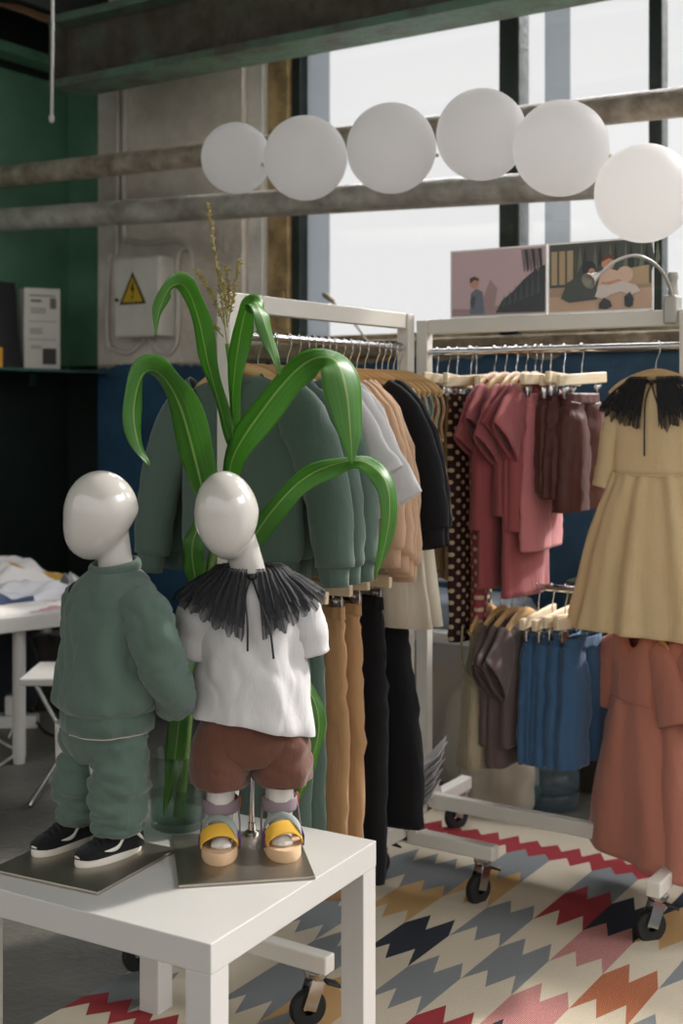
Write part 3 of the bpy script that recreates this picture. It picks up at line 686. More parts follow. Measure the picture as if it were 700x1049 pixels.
# ---- tulle collar: pleated net ring with open front, in local coordinates around the neck
def tulle(parent, z0, r0, rs, rf, ds, df, name='tulle_collar', seed=0, layers=2, depthf=.75, gap=.16, ties=(.11, .10), by=0.0, flat=1.0):
    col = None
    for l in range(layers):
        mb = MB(); n = 220; m = 9; loops = []
        grid = []
        for i in range(n+1):
            t = gap/2+(2*PI-gap)*i/n                     # 0 = front
            f = max(0, math.cos(t)); s_ = abs(math.sin(t)); bk_ = max(0, -math.cos(t))
            ro = rs*s_**2+rf*f**2+rf*.95*bk_**2; dr = ds*s_**2+df*f**2+df*.7*bk_**2
            smax = (1-.10*l)*(.95+.07*nz(t*7+seed, l*3, 1)+.012*math.sin(i*2.4))
            pl = math.sin(t*(34+5*l)+l)+.5*math.sin(t*61+2*l+seed)
            row = []
            for j in range(m+1):
                s = j/m*smax
                r = r0+(ro-r0)*s
                zz = z0+.012*math.sin(min(1, s*3)*PI)*.6-dr*s**1.7+.006*s**.8*pl+.006*l*(1-s)
                tt = t+.02*math.cos(t*34)*s
                row.append((r*math.sin(tt)*1.0, by-r*math.cos(tt)*lerp(1, depthf, s)*flat, zz))
            grid.append(row)
        vs = [p for r_ in grid for p in r_]; fs = []
        for i in range(n):
            for j in range(m): fs.append([i*(m+1)+j, (i+1)*(m+1)+j, (i+1)*(m+1)+j+1, i*(m+1)+j+1])
        mb.add(vs, fs, 0, [(i/n, j/m) for i in range(n+1) for j in range(m+1)])
        if col is None: col = mb.build(name, M['tulle'], parent, smooth=180)
        else: mb.build('under_layer', M['tulle'], col, smooth=180)
    ns = [(math.sin(a)*(r0+.002), by-math.cos(a)*(r0+.002)*flat, z0+.002) for a in [2*PI*i/40 for i in range(41)]]
    MB().tube(ns, (.006, .004), 8, cap=False).build('neck_ribbon', M['ribbon'], col)
    fy = by-(r0+.006)*flat
    for s, L in zip((-1, 1), ties):
        fwd = (rf-r0)*depthf*flat*.75
        MB().tube(spline([(0, fy, z0), (s*.012, fy-fwd*.5, z0-L*.25), (s*.02+.01, fy-fwd*.95, z0-L*.6), (s*.024+.014, fy-fwd, z0-L)], 16), .0022, 6).build('tie', M['ribbon'], col)
    MB().ball((0, fy-.003, z0), (.008, .006, .006), 10, 6).build('knot', M['ribbon'], col)
    return col

# ---- dresses
def dress(label, loc, rotz, m, seed, w, waist, hem, hw, ht, sl_pts, sl_rad, k=9, amp=.018, th=.03, name='dress', neckdrop=.018):
    t = thing(name, label, 'dress', loc, rotz)
    bod = loops_of(G([(-.09, .05*w, .018), (-.098, .075*w, th*.8), (-.115, .11*w, th*.85), (-.17, .118*w, th*1.1), (waist*.7-.03, .12*w, th*1.25), (waist, .122*w, th*1.25)]), seed=seed, n=96, m=16, k=6, a1=.002, wr=.003)
    z3 = -.175
    for l_ in bod:
        for p in l_:
            if p.z > z3 and p.y < 0:
                wt_ = max(0, 1-(p.x/(.056*w))**2)*min(1, -p.y/.008)
                p.z = lerp(p.z, (-.092-neckdrop)+(p.z+.09)*(z3+.092+neckdrop)/(z3+.09), wt_)
    bo = MB().loft(bod).build('bodice', m, t, smooth=180, mods=SOL)
    MB().tube(ring_band([Vector((p.x, p.y, p.z+.002)) for p in bod[0]]), (.006, .0035), 8, cap=False).build('neckband', m, bo, smooth=180)
    sk = loops_of(G([(waist+.004, .122*w, th*1.25), (waist-.02, .13*w, th*1.4), (lerp(waist, hem, .3), lerp(.13*w, hw, .36), lerp(th*1.4, ht, .4)), (lerp(waist, hem, .65), lerp(.13*w, hw, .7), lerp(th*1.4, ht, .75)), (hem, hw, ht)]), seed=seed+3, n=120, m=30, k=k, a0=.0035, a1=amp, wr=.006, pw=.8, e=2.0)
    so = MB().loft(sk).build('skirt', m, t, smooth=180, mods=SOL)
    MB().tube(ring_band(bod[-1]), (.003, .003), 6, cap=False).build('waist_seam', m, so, smooth=180)
    for s in (-1, 1):
        sb = MB(); sleeve(sb, s, sl_pts, sl_rad, seed+s, m=16, n=22); sb.build('sleeve', m, t, smooth=180, mods=SOL)
    return t
yd = dress('butter yellow dress with black tulle collar hanging at the right end of the second rack', (-1.09, R2Y-.05, RAIL), -.10, M['yellow'], 5, .96, -.335, -.745, .255, .085,
      [(.080, 0, -.13), (.106, 0, -.17), (.128, .006, -.25), (.142, .006, -.33), (.150, .004, -.372)], [(.030, .022), (.034, .028), (.031, .03), (.030, .029), (.031, .028)], k=11, amp=.012)
tulle(yd, -.095, .052, .165, .15, .075, .13, seed=9, layers=3, flat=.42, gap=.35, by=0, ties=(.19, .12))
hanger('shaped', 'pale wooden hanger inside the butter yellow dress', (-1.09, R2Y-.05, RAIL), -.10, sh2)
for i, (x, y, rz) in enumerate(((-1.15, R2Y-.015, -.60), (-1.06, R2Y-.03, -.72))):
    dress('salmon pink short-sleeved dress on the low rail, '+['nearer the blue shorts', 'behind the other one at the right edge'][i], (x, y, ZL), rz, M['salmon'], 7+i*4, .80, -.275, -.675, .215, .08,
          [(.07, 0, -.13), (.11, 0, -.17), (.15, -.005, -.235), (.175, -.01, -.30)], [(.04, .022), (.054, .028), (.062, .03), (.07, .03)], k=5, amp=.014, th=.036, neckdrop=.05)
    hanger('shaped', 'wooden hanger inside the '+['nearer', 'rear'][i]+' salmon dress', (x, y, ZL), rz, sh3)

# ------------------------------------------------------------------ TABLE AND MANNEQUINS
tb = thing('side_table', 'low square white side table carrying both mannequins', 'table', (-1.545, 1.815, 0), math.radians(3))
MB().box((0, 0, .425), (.55, .55, .05), None, .002).build('tabletop', M['lack'], tb, smooth=0)
for sx in (-1, 1):
    for sy in (-1, 1): MB().box((sx*.249, sy*.249, .20), (.05, .05, .40), None, .0015).build('leg', M['lack'], tb, smooth=0)
ZT = .45
def head_fn(u):
    x, y, z = u.x, u.y, u.z
    if z < 0:
        x *= 1+.20*z*abs(z)**.3; 
        if y > 0: y *= 1+.50*z
        y += .26*z*(1 if y <= .2 else .6)
    else:
        y *= 1.0
        x *= 1-.05*z
    return Vector((x, y, z))
REM = (('REMESH', dict(mode='VOXEL', voxel_size=.0042, use_smooth_shade=True)), ('SMOOTH', dict(factor=.5, iterations=6)))
def mann_body(head_c, head_rot, neck, tors, legs, feet, hs=(.061, .071, .083)):
    mb = MB()
    hb = MB().ball((0, 0, 0), hs, 36, 24, fn=head_fn); hb.xf(Matrix.Translation(head_c) @ head_rot.to_4x4())
    mb.add(hb.v, hb.f)
    mb.tube(spline(neck, 8), [cat([(.040,), (.034,), (.033,), (.036,)], i/8)[0] for i in range(9)], 20)
    mb.tube([(x, y, z) for x, y, z, a, b in tors], [(b, a) for x, y, z, a, b in tors], 24, b=(1, 0, 0))
    for pts, rad in legs: mb.tube(spline(pts, 14), [cat(rad, i/14)[0] for i in range(15)], 16)
    for c, r in feet: mb.ball(c, r, 14, 10)
    return mb
def plate(t, c, sx, sy, rz, rod):
    o = MB().box((0, 0, .003), (sx, sy, .006), None, .0015).build('base_plate', M['darksteel'], t, c, (0, 0, rz), smooth=0)
    rd = MB().tube([(rod[0], rod[1], .006), (rod[0], rod[1], .26)], .0055, 12); rd.lathe([(.014, .006), (.014, .012), (.008, .016), (.007, .03)], 16, (rod[0], rod[1], 0)); rd.build('support_rod', M['steel'], t)

# clothing loft for a dressed torso (front = -y)
def worn(rows, seed, a1=.004, k=5, wr=.006, n=110, m=64, e=2.1, a0=0, crease=0): return loops_of(G(rows), n=n, m=m, e=e, k=k, a0=a0, a1=a1, wr=wr, seed=seed, crease=crease)
def wsleeve(pts, rad, seed, wr=.006, m=24, n=24):
    mb = MB(); P = spline(pts, m); mb.tube(P, [cat(rad, i/m)[0] for i in range(m+1)], n, cap=False, wr=wr, seed=seed); return mb, P

def loc_in(t_loc, rz, p):                # world xy to the local frame of a thing
    d = Vector((p[0]-t_loc[0], p[1]-t_loc[1], 0)); c, s = math.cos(-rz), math.sin(-rz)
    return (c*d.x-s*d.y, s*d.x+c*d.y)

# mannequin 1
m1p, m1r = (-1.70, 1.755), math.radians(-8)
m1 = thing('child_mannequin', 'glossy white child mannequin in sage green sweatshirt and trousers with black skate shoes', 'mannequin', (*m1p, ZT), m1r)
c1 = loc_in(m1p, m1r, (-1.68, 1.712)); rd1 = loc_in(m1p, m1r, (-1.662, 1.822))
plate(m1, (*c1, 0), .245, .245, math.radians(6)-m1r, rd1)
ox = .052
mann_body((ox-.004, -.022, .648), Matrix.Rotation(.12, 3, 'X') @ Matrix.Rotation(-.42, 3, 'Z'), [(ox, .010, .50), (ox, .010, .535), (ox, .004, .575), (ox-.002, -.004, .61)],
          [(ox, 0, .52, .06, .045), (ox, 0, .47, .085, .055), (ox, 0, .35, .08, .06), (.01, 0, .25, .08, .06), (0, 0, .21, .07, .055)],
          [([(-.045, 0, .24), (-.055, -.005, .14), (-.055, 0, .04)], [(.05,), (.036,), (.026,)]), ([(.045, 0, .24), (.055, -.005, .14), (.055, 0, .04)], [(.05,), (.036,), (.026,)])],
          [((s*.055, -.02, .026), (.018, .036, .010)) for s in (-1, 1)]).build('body', M['manq'], m1, smooth=180, mods=REM)
lp = worn([(.545, .043, .043, ox, .008), (.535, .056, .052, ox, .008), (.515, .085, .062, ox, .004), (.49, .096, .070, ox, 0), (.44, .099, .080, ox, -.004), (.37, .101, .088, ox-.004, -.006), (.315, .102, .092, ox-.008, -.006), (.295, .100, .090, ox-.010, -.006), (.284, .092, .082, ox-.010, -.006)], 3, a1=.005, wr=.012, crease=.0045)
sw = MB().loft(lp).build('sweatshirt', M['green'], m1, smooth=180, mods=SOL)
hb = [[Vector((p.x+(p.x-ox+.01)*(.0), p.y, p.z)) for p in lp[-1]], [p+Vector((0, 0, -.016)) for p in lp[-1]], [Vector((ox-.01+(p.x-ox+.01)*.98, p.y*.98, p.z-.036)) for p in lp[-1]]]
MB().loft(hb).build('hem_band', M['greenrib'], sw, smooth=180, mods=SOL)
lq = [[Vector((ox-.01+(p.x-ox+.01)*.93, p.y*.93, p.z-dz)) for p in lp[-1]] for dz in (.02, .040)]
MB().loft(lq).build('undershirt_hem', M['cream'], sw, smooth=180)
MB().tube(ring_band([p+Vector((0, 0, .002-.008*(-p.y/.05))) for p in lp[0]]), (.0065, .0115), 10, cap=False).build('neckband', M['greenrib'], sw, smooth=180)
for s in (1, -1):
    sb, P = wsleeve([(ox+s*.062, 0, .492), (ox+s*.092, .006, .455), (ox+s*(.112 if s > 0 else .095), .02, .395), (ox+s*(.114 if s > 0 else .09), .045, .335), (ox+s*.095, .075, .285)], [(.044,), (.049,), (.046,), (.041,), (.034,)], 31+s, wr=.009, m=48, n=40)
    so = sb.build('sleeve', M['green'], sw, smooth=180, mods=SOL)
tr = None
for s in (-1, 1):
    P = [(s*.047+.032, 0, .275), (s*.051+.026, -.002, .20), (s*.054+.02, -.004, .14), (s*.056+.013, -.001, .09), (s*.057+.008, .002, .055)]
    rad = [(.044,), (.054,), (.054,), (.050,), (.041,)]
    mb = MB(); PP = spline(P, 40)
    rr = []
    for i in range(41):
        b_ = cat(rad, i/40)[0]; rr.append(b_+(.0060*nz(i*.30, s*3, 1)+.0022*math.sin(i*1.05+s))*min(1, i/12))
    mb.tube(PP, rr, 32, cap=False, wr=.013, seed=40+s)
    o = mb.build('trouser_leg', M['green'], m1, smooth=180, mods=SOL)

MB().loft(worn([(.275, .080, .072, .037, -.003), (.24, .086, .074, .032, -.003), (.205, .080, .062, .026, -.003), (.185, .03, .05, .024, -.002), (.18, .004, .02, .024, -.002)], 5, wr=.004, m=14)).build('trouser_seat', M['green'], m1, smooth=180, mods=SOL)
# skate shoe: toe towards -y
def shoe(parent, loc, rz):
    t = MB()
    def outline(k, z, grow=0):
        pts = []
        for i in range(40):
            a = 2*PI*i/40; c, s = math.cos(a), math.sin(a)
            y = -.018-.072*s*1.0; wdt = .0285+.005*math.sin(a)
            x = c*(wdt+grow); y = y-(.0+grow)*s
            pts.append(Vector((x*abs(1) if True else x, y, z)))
        return pts
    sole = MB().loft([outline(0, 0, -.002), outline(0, .003), outline(0, .019), outline(0, .021, -.003)], cap0=True, cap1=True)
    up = MB(); secs = []
    for y, w, h, zb in ((.052, .012, .052, .018), (.046, .023, .060, .018), (.03, .0275, .066, .018), (.008, .028, .064, .018), (-.015, .029, .052, .018), (-.04, .030, .041, .018), (-.062, .0295, .034, .018), (-.078, .024, .027, .018), (-.0875, .012, .021, .018)):
        l = []
        for i in range(20):
            a = PI*i/19
            l.append(Vector((w*math.cos(a)*(1-.25*math.sin(a)**3 if y > -.03 else 1), y, zb-.003+(h-zb+.003)*math.sin(a)**.75)))
        secs.append(l)
    up.loft(secs, close=True, cap0=True, cap1=True)
    o = up.build('shoe', fabric('black_suede', '#121315', rough=.8, sheen=.15), parent, loc, (0, 0, rz), smooth=60)
    sole.build('sole', plain('sole_white', '#D8D3C8', .5), o, smooth=50)
    MB().tube([Vector((p.x*1.01, p.y, .0165)) for p in outline(0, 0, .0006)]+[Vector((outline(0, 0, .0006)[0].x*1.01, outline(0, 0)[0].y, .0165))], .0011, 6, cap=False).build('foxing_line', M['rubber'], o)
    for s in (-1, 1):
        def side(y, f):                       # point on the upper's flank
            tab = [(.052, .012, .052), (.046, .023, .060), (.03, .0275, .066), (.008, .028, .064), (-.015, .029, .052), (-.04, .030, .041), (-.062, .0295, .034), (-.078, .024, .027)]
            for (y0, w0, h0), (y1, w1, h1) in zip(tab, tab[1:]):
                if y0 >= y >= y1:
                    u = (y0-y)/(y0-y1); w = lerp(w0, w1, u); h = lerp(h0, h1, u); break
            a = f*PI/2
            return Vector((s*(w*math.cos(a)*(1-.25*math.sin(a)**3 if y > -.03 else 1)+.0012), y, .015+(h-.015)*math.sin(a)**.75+.0006))
        top = [side(y, f) for y, f in ((.044, .10), (.034, .26), (.022, .42), (.008, .46), (-.004, .36), (-.016, .22), (-.03, .20), (-.046, .24))]
        bot = [side(y, f) for y, f in ((.047, .06), (.034, .15), (.022, .30), (.008, .33), (-.004, .24), (-.016, .10), (-.03, .08), (-.046, .20))]
        MB().loft([spline(top, 28), spline(bot, 28)], close=False).build('side_stripe', plain('stripe_white', '#DDD9CF', .6), o, smooth=180, mods=(('SOLIDIFY', dict(thickness=.0016, offset=0)),))
    lc = MB()
    for i in range(5):
        y = -.012-.0115*i; h = .0545-.0035*i-.0015*i
        lc.tube(spline([(-.015, y+.003, h-.006), (0, y, h+.0035), (.015, y-.003, h-.006)], 8), (.002, .0032), 6)
    lc.build('laces', plain('lace_black', '#1d1e20', .8), o)
    MB().tube([(.024*math.cos(a), .022+.026*math.sin(a), .066-.006*math.cos(a*2)*0) for a in [2*PI*i/24 for i in range(25)]], .005, 8, cap=False).build('collar', M['rubber'], o)
    return o
for wx, wy, rz in ((-1.758, 1.750, -.10), (-1.642, 1.754, -.22)):
    l = loc_in(m1p, m1r, (wx, wy)); shoe(m1, (*l, .006), rz-m1r)
for s in (-1, 1): MB().tube([(s*.056, .0, .05), (s*.056, 0, .075)], .031, 18, cap=False).build('sock', M['white'], m1, smooth=180)

# mannequin 2
m2p, m2r = (-1.458, 1.925), math.radians(40)
m2 = thing('child_mannequin', 'glossy white child mannequin in white tee, black tulle collar, brown shorts and colourful sandals', 'mannequin', (*m2p, ZT), m2r)
c2 = loc_in(m2p, m2r, (-1.45, 1.884)); rd2 = loc_in(m2p, m2r, (-1.50, 1.985))
plate(m2, (*c2, 0), .245, .265, math.radians(43)-m2r, rd2)
hx = -.046
FT = [(-.058, -.005), (.058, -.005)]
mann_body((hx, -.018, .645), Matrix.Rotation(.06, 3, 'X') @ Matrix.Rotation(-.13, 3, 'Y') @ Matrix.Rotation(-.25, 3, 'Z'), [(0, .004, .49), (-.002, .004, .525), (-.012, 0, .565), (-.026, -.006, .60)],
          [(0, 0, .52, .06, .045), (0, 0, .47, .088, .055), (0, 0, .37, .08, .06), (0, 0, .28, .08, .06), (0, 0, .22, .075, .055)],
          [([(s*.045, 0, .26), (s*.054, -.004, .16), (s*.057, .0, .09), (s*.057, .004, .04)], [(.05,), (.030,), (.027,), (.022,)]) for s in (-1, 1)],
          [((s*.057, -.025, .036), (.022, .048, .014)) for s in (-1, 1)]+[((s*.057+dx, -.066+dy, .034), (.0062, .011, .0075)) for s in (-1, 1) for dx, dy in ((-.016*1, .008), (-.006, .001), (.004, -.001), (.014, .003))], hs=(.062, .069, .083)).build('body', M['manq'], m2, smooth=180, mods=REM)
lp = worn([(.532, .046, .046, -.002, .004), (.522, .06, .052, 0, .004), (.505, .088, .06, 0, .002), (.485, .094, .068, 0, 0), (.44, .097, .078, 0, -.004), (.37, .102, .086, 0, -.006), (.31, .107, .092, .002, -.006), (.275, .113, .097, .004, -.006), (.264, .112, .096, .004, -.006)], 8, a1=.007, k=4, wr=.010, crease=.0035)
for l_ in lp:
    for p in l_:
        if p.z < .33: p.z -= .035*max(0, (p.x+.02)/.11)*(.33-p.z)/.07
ts = MB().loft(lp).build('t_shirt', M['tee'], m2, smooth=180, mods=SOL)
for s in (-1, 1):
    sb, P = wsleeve([(s*.060, 0, .486), (s*.086, .002, .455), (s*.103, .008, .415), (s*.110, .012, .375)], [(.042,), (.048,), (.046,), (.045,)], 51+s, wr=.007, m=14)
    sb.build('sleeve', M['tee'], ts, smooth=180, mods=SOL)
for s in (-1, 1):
    P = spline([(s*.044, -.002, .315), (s*.050, -.004, .25), (s*.056, -.006, .20), (s*.058, -.005, .165), (s*.058, -.004, .138)], 26)
    rad = [(.034, .050), (.046, .062), (.057, .075), (.059, .076), (.056, .072)]
    mb = MB(); mb.tube(P, [cat([(b_, a_) for a_, b_ in rad], i/26) for i in range(27)], 34, b=(1, 0, 0), cap=False, wr=.008, seed=60+s, fold=(5, .0, .05))
    mb.build('shorts_leg', M['brownshort'], m2, smooth=180, mods=SOL)
MB().loft(worn([(.33, .072, .064, 0, -.003), (.27, .086, .074, 0, -.003), (.22, .101, .082, 0, -.004), (.195, .099, .078, 0, -.004), (.175, .04, .066, 0, -.004), (.170, .004, .03, 0, -.004)], 6, wr=.006, m=20, crease=.003)).build('shorts_seat', M['brownshort'], m2, smooth=180, mods=SOL)
tulle(m2, .530, .047, .150, .112, .045, .115, seed=4, layers=3, depthf=.95, gap=.30, ties=(.13, .145), by=.002)
# sandals
def strap(parent, y, w, h, wid, matl, name, zb=.026, dx=0, bd=(0, .75, .66), tilt=0):
    pts = []
    for i in range(19):
        a = PI*i/18; pts.append((w*math.cos(a)+dx, y+tilt*math.cos(a), zb+(h-zb)*math.sin(a)**.7))
    return MB().tube(pts, [(.002, wid/2)]*19, 12, b=bd).build(name, matl, parent, smooth=180)
def sandal(parent, loc, rz):
    def ol(z, g=0):
        return [Vector(((.034+.005*math.sin(a)+g)*math.cos(a), -.022-(.074+g)*math.sin(a), z)) for a in [2*PI*i/40 for i in range(40)]]
    o = MB().loft([ol(0, -.002), ol(.003), ol(.019), ol(.023, -.001), ol(.023, -.006)], cap0=True, cap1=True).build('sandal', plain('sandal_sole', '#C9A884', .7), parent, loc, (0, 0, rz), smooth=50)
    yel, mau, pur, red, gr = plain('strap_yellow', '#C99A2C', .8), plain('strap_mauve', '#83737A', .85), plain('strap_purple', '#5a2a6b', .7), plain('tab_red', '#B4472A', .7), plain('strap_grey', '#8E9790', .8)
    strap(o, -.058, .034, .056, .028, yel, 'toe_strap', tilt=.006)
    strap(o, -.034, .033, .070, .014, gr, 'instep_strap', tilt=-.020)
    P = [(.033*math.cos(a), .010+.036*math.sin(a)*1.0, .083) for a in [2*PI*i/30 for i in range(31)]]
    MB().tube(P, [(.002, .013)]*31, 12, b=(0, .0, 1), cap=False).build('ankle_strap', mau, o, smooth=180)
    for s in (-1, 1):
        MB().tube(spline([(s*.036, -.012, .018), (s*.037, -.005, .045), (s*.034, .006, .078)], 10), [(.0018, .010)]*11, 10, b=(0, 1, .2)).build('side_strap', mau, o, smooth=180)
        MB().tube(spline([(s*.037, -.045, .018), (s*.0375, -.046, .036), (s*.034, -.050, .046)], 8), [(.0022, .011)]*9, 10, b=(0, 1, .1)).build('side_tab', pur, o, smooth=180)
    MB().box((.036, .018, .085), (.004, .014, .022), None, .001).build('pull_tab', red, o, smooth=0)
    return o
for s in (-1, 1): sandal(m2, (s*.057, 0, .006), s*.06)

# ------------------------------------------------------------------ VASE AND CORN
vp = at(183, 846, 2.545)
VX, VY = vp.x, vp.y
va = thing('glass_vase', 'clear glass vase of water standing on the table behind the mannequins', 'vase', (VX, VY, ZT))
gv = glassy('vase_glass', '#E6EDE8', rough=.03)
MB().lathe([(.001, .002), (.05, .002), (.056, .006), (.058, .02), (.059, .14), (.060, .152), (.0575, .152), (.056, .14), (.055, .024), (.05, .018), (.001, .018)], 36).build('vessel', gv, va, smooth=60)
MB().lathe([(.001, .0185), (.0535, .0185), (.0545, .03), (.0545, .07), (.001, .07)], 36).build('water', glassy('water', '#D9E6E2'), va, smooth=60)
co = thing('corn_plant', 'tall cut corn stalk with arching leaves and a tassel standing in the vase', 'plant', (VX, VY, ZT+.02))
O = Vector((VX, VY, ZT+.02))
def L_(px, py, D): return at(px, py, D)-O
stalk = [(0.0, 0.0, 0.0), L_(196, 700, 2.58), L_(212, 600, 2.585), L_(228, 520, 2.58), L_(238, 450, 2.575), L_(239, 400, 2.57), L_(233, 352, 2.57)]
P = spline(stalk, 40); MB().tube(P, [lerp(.012, .005, i/40) for i in range(41)], 12).build('stalk', M['stalk'], co)
DV = Vector((-ST, CT, 0))
def leaf(pts, wid, tw, m=44, fold=.25, wave=.004, seed=0):
    C_ = spline([L_(*p) for p in pts], m); loops = []
    for i in range(m+1):
        u = i/m; t = (C_[min(i+1, m)]-C_[max(i-1, 0)]).normalized()
        a = (DV-t*DV.dot(t)).normalized(); b = t.cross(a).normalized()
        ta = cat([(v,) for v in tw], u)[0]
        side = a*math.cos(ta)+b*math.sin(ta); nrm = side.cross(t).normalized()
        w = cat([(v,) for v in wid], u)[0]/2
        row = []
        for j in range(9):
            f = (j-4)/4
            row.append(C_[i]+side*(f*w)+nrm*(abs(f)*w*fold+wave*f*abs(f)*math.sin(u*26+seed+ (2 if f > 0 else 0))))
        loops.append(row)
    return MB().loft(loops, close=False, uv=True).build('leaf', M['leaf'], co, smooth=180, mods=(('SOLIDIFY', dict(thickness=.0008, offset=0)),))
leaf([(238, 462, 2.57), (228, 425, 2.55), (214, 375, 2.52), (203, 325, 2.49), (190, 294, 2.46), (175, 294, 2.43), (164, 315, 2.42), (159, 345, 2.42)], [.02, .034, .045, .05, .048, .040, .026, .003], [.7, .8, .9, .95, .8, .6, .7, .9], seed=1)
leaf([(232, 560, 2.58), (214, 525, 2.54), (200, 470, 2.50), (184, 415, 2.46), (164, 383, 2.43), (146, 384, 2.40), (137, 420, 2.38), (142, 455, 2.38), (153, 478, 2.38)], [.03, .06, .085, .088, .08, .065, .05, .03, .003], [.8, .95, 1.0, .85, .55, .45, .6, .75, .9], seed=2)
leaf([(240, 440, 2.57), (239, 400, 2.55), (245, 350, 2.53), (252, 318, 2.50), (260, 309, 2.48), (268, 322, 2.46), (278, 352, 2.46), (287, 385, 2.46)], [.02, .034, .046, .05, .046, .040, .03, .003], [.9, 1.0, 1.1, .9, .6, .7, .9, 1.1], seed=3)
leaf([(232, 500, 2.57), (240, 466, 2.55), (262, 430, 2.52), (295, 388, 2.48), (322, 367, 2.45), (345, 370, 2.43), (355, 400, 2.42), (359, 440, 2.42), (361, 476, 2.42)], [.03, .055, .072, .082, .09, .095, .085, .055, .003], [1.2, 1.1, 1.0, .85, .6, .65, 1.0, 1.1, 1.2], seed=4)
leaf([(222, 600, 2.58), (250, 565, 2.56), (280, 522, 2.53), (312, 490, 2.50), (348, 474, 2.48), (376, 474, 2.45), (397, 497, 2.43), (398, 540, 2.43), (385, 594, 2.43)], [.025, .045, .055, .058, .055, .05, .045, .035, .003], [1.1, 1.0, .9, .8, .6, .6, 1.0, 1.0, 1.0], seed=5)
leaf([(198, 660, 2.57), (190, 690, 2.52), (184, 735, 2.50), (178, 785, 2.49), (168, 836, 2.49)], [.03, .04, .042, .034, .003], [1.2, 1.2, 1.3, 1.2, 1.1], seed=6)
leaf([(225, 640, 2.60), (270, 660, 2.64), (315, 705, 2.66), (327, 745, 2.66), (314, 795, 2.65), (299, 832, 2.65)], [.02, .03, .035, .035, .028, .003], [1.0, 1.0, 1.0, 1.1, 1.2, 1.3], seed=7)
leaf([(210, 620, 2.585), (200, 590, 2.56), (197, 560, 2.55), (205, 535, 2.55), (213, 520, 2.55)], [.03, .045, .045, .03, .003], [1.2, 1.2, 1.2, 1.2, 1.2], seed=8)
ta = MB()
for pts in ([(233, 352, 2.57), (226, 300, 2.57), (219, 250, 2.57), (213, 208, 2.57)], [(231, 335, 2.57), (218, 305, 2.56), (201, 277, 2.55)], [(232, 325, 2.57), (234, 300, 2.58), (233, 272, 2.58)], [(234, 330, 2.57), (240, 300, 2.58), (246, 266, 2.59)], [(229, 345, 2.57), (214, 328, 2.55), (198, 306, 2.54)], [(233, 335, 2.57), (230, 300, 2.55), (222, 275, 2.54)]):
    P = spline([L_(*p) for p in pts], 60); ta.tube(P, .0015, 6)
    for i in range(12, 60):
        for k in range(2):
            d = Vector((R.uniform(-1, 1), R.uniform(-1, 1), R.uniform(.1, 1))).normalized()
            c = P[i]+d*.004; t_ = MB().ball((0, 0, 0), (.0016, .0016, .0042), 6, 4); t_.xf(Matrix.Translation(c) @ d.to_track_quat('Z', 'Y').to_matrix().to_4x4()); ta.add(t_.v, t_.f)
ta.build('tassel', M['tassel'], co)

# dried stem on the sill
d0 = at(376, 349, 5.2); d1 = at(333, 303, 5.12)
ds = thing('dried_stem', 'single thin dried seed stem leaning up from the window sill', 'dried stem', d0)
Pd = spline([(0, 0, 0), ((d1-d0)*.5+Vector((.01, 0, .01))), d1-d0], 20); MB().tube(Pd, .0045, 8).build('stem', plain('dry_stem', '#8e8878', .8), ds)
sd = MB()
for i in range(5): sd.ball(Pd[20-i*1]+Vector((0, 0, .004)), (.012-.001*i, .012, .012), 8, 6)
sd.build('seed_head', plain('dry_seed', '#77705f', .9), ds)

# ------------------------------------------------------------------ BALLOON CHAIN
for i, (px, py, dpx, y) in enumerate([(242, 162, 72, None), (313, 162, 86, None), (401, 152, 92, None), (493.5, 138, 93, None), (575, 152, 98, None), (660, 198, 101, None)]):
    D = [3.95, 3.72, 3.52, 3.42, 3.29, 3.17][i]; r = dpx/2/FPX*D; c = at(px, py, D)
    b_ = thing('balloon', ['leftmost round white balloon, beside the pier', 'second round white balloon from the left end of the chain', 'third round white balloon from the left, left of the highest one', 'highest round white balloon in the chain', 'fifth round white balloon, overlapping the lowest one', 'lowest round white balloon, above the photo prints'][i], 'balloon', c, 0, 'white balloons strung in front of the window')
    MB().ball((0, 0, 0), r, 40, 26).build('skin', M['balloon'], b_, smooth=180)
    kd = at(px-1, py, D)-at(px, py, D); kd = (Vector((CT, ST, 0))*(-1 if i in (1,) else 1)+Vector((0, 0, -.15))).normalized()
    kn = MB().ball(kd*(r+.004), (.006, .006, .006), 8, 6); kn.build('knot', plain('knot_latex', '#D9D2BE', .5), b_)

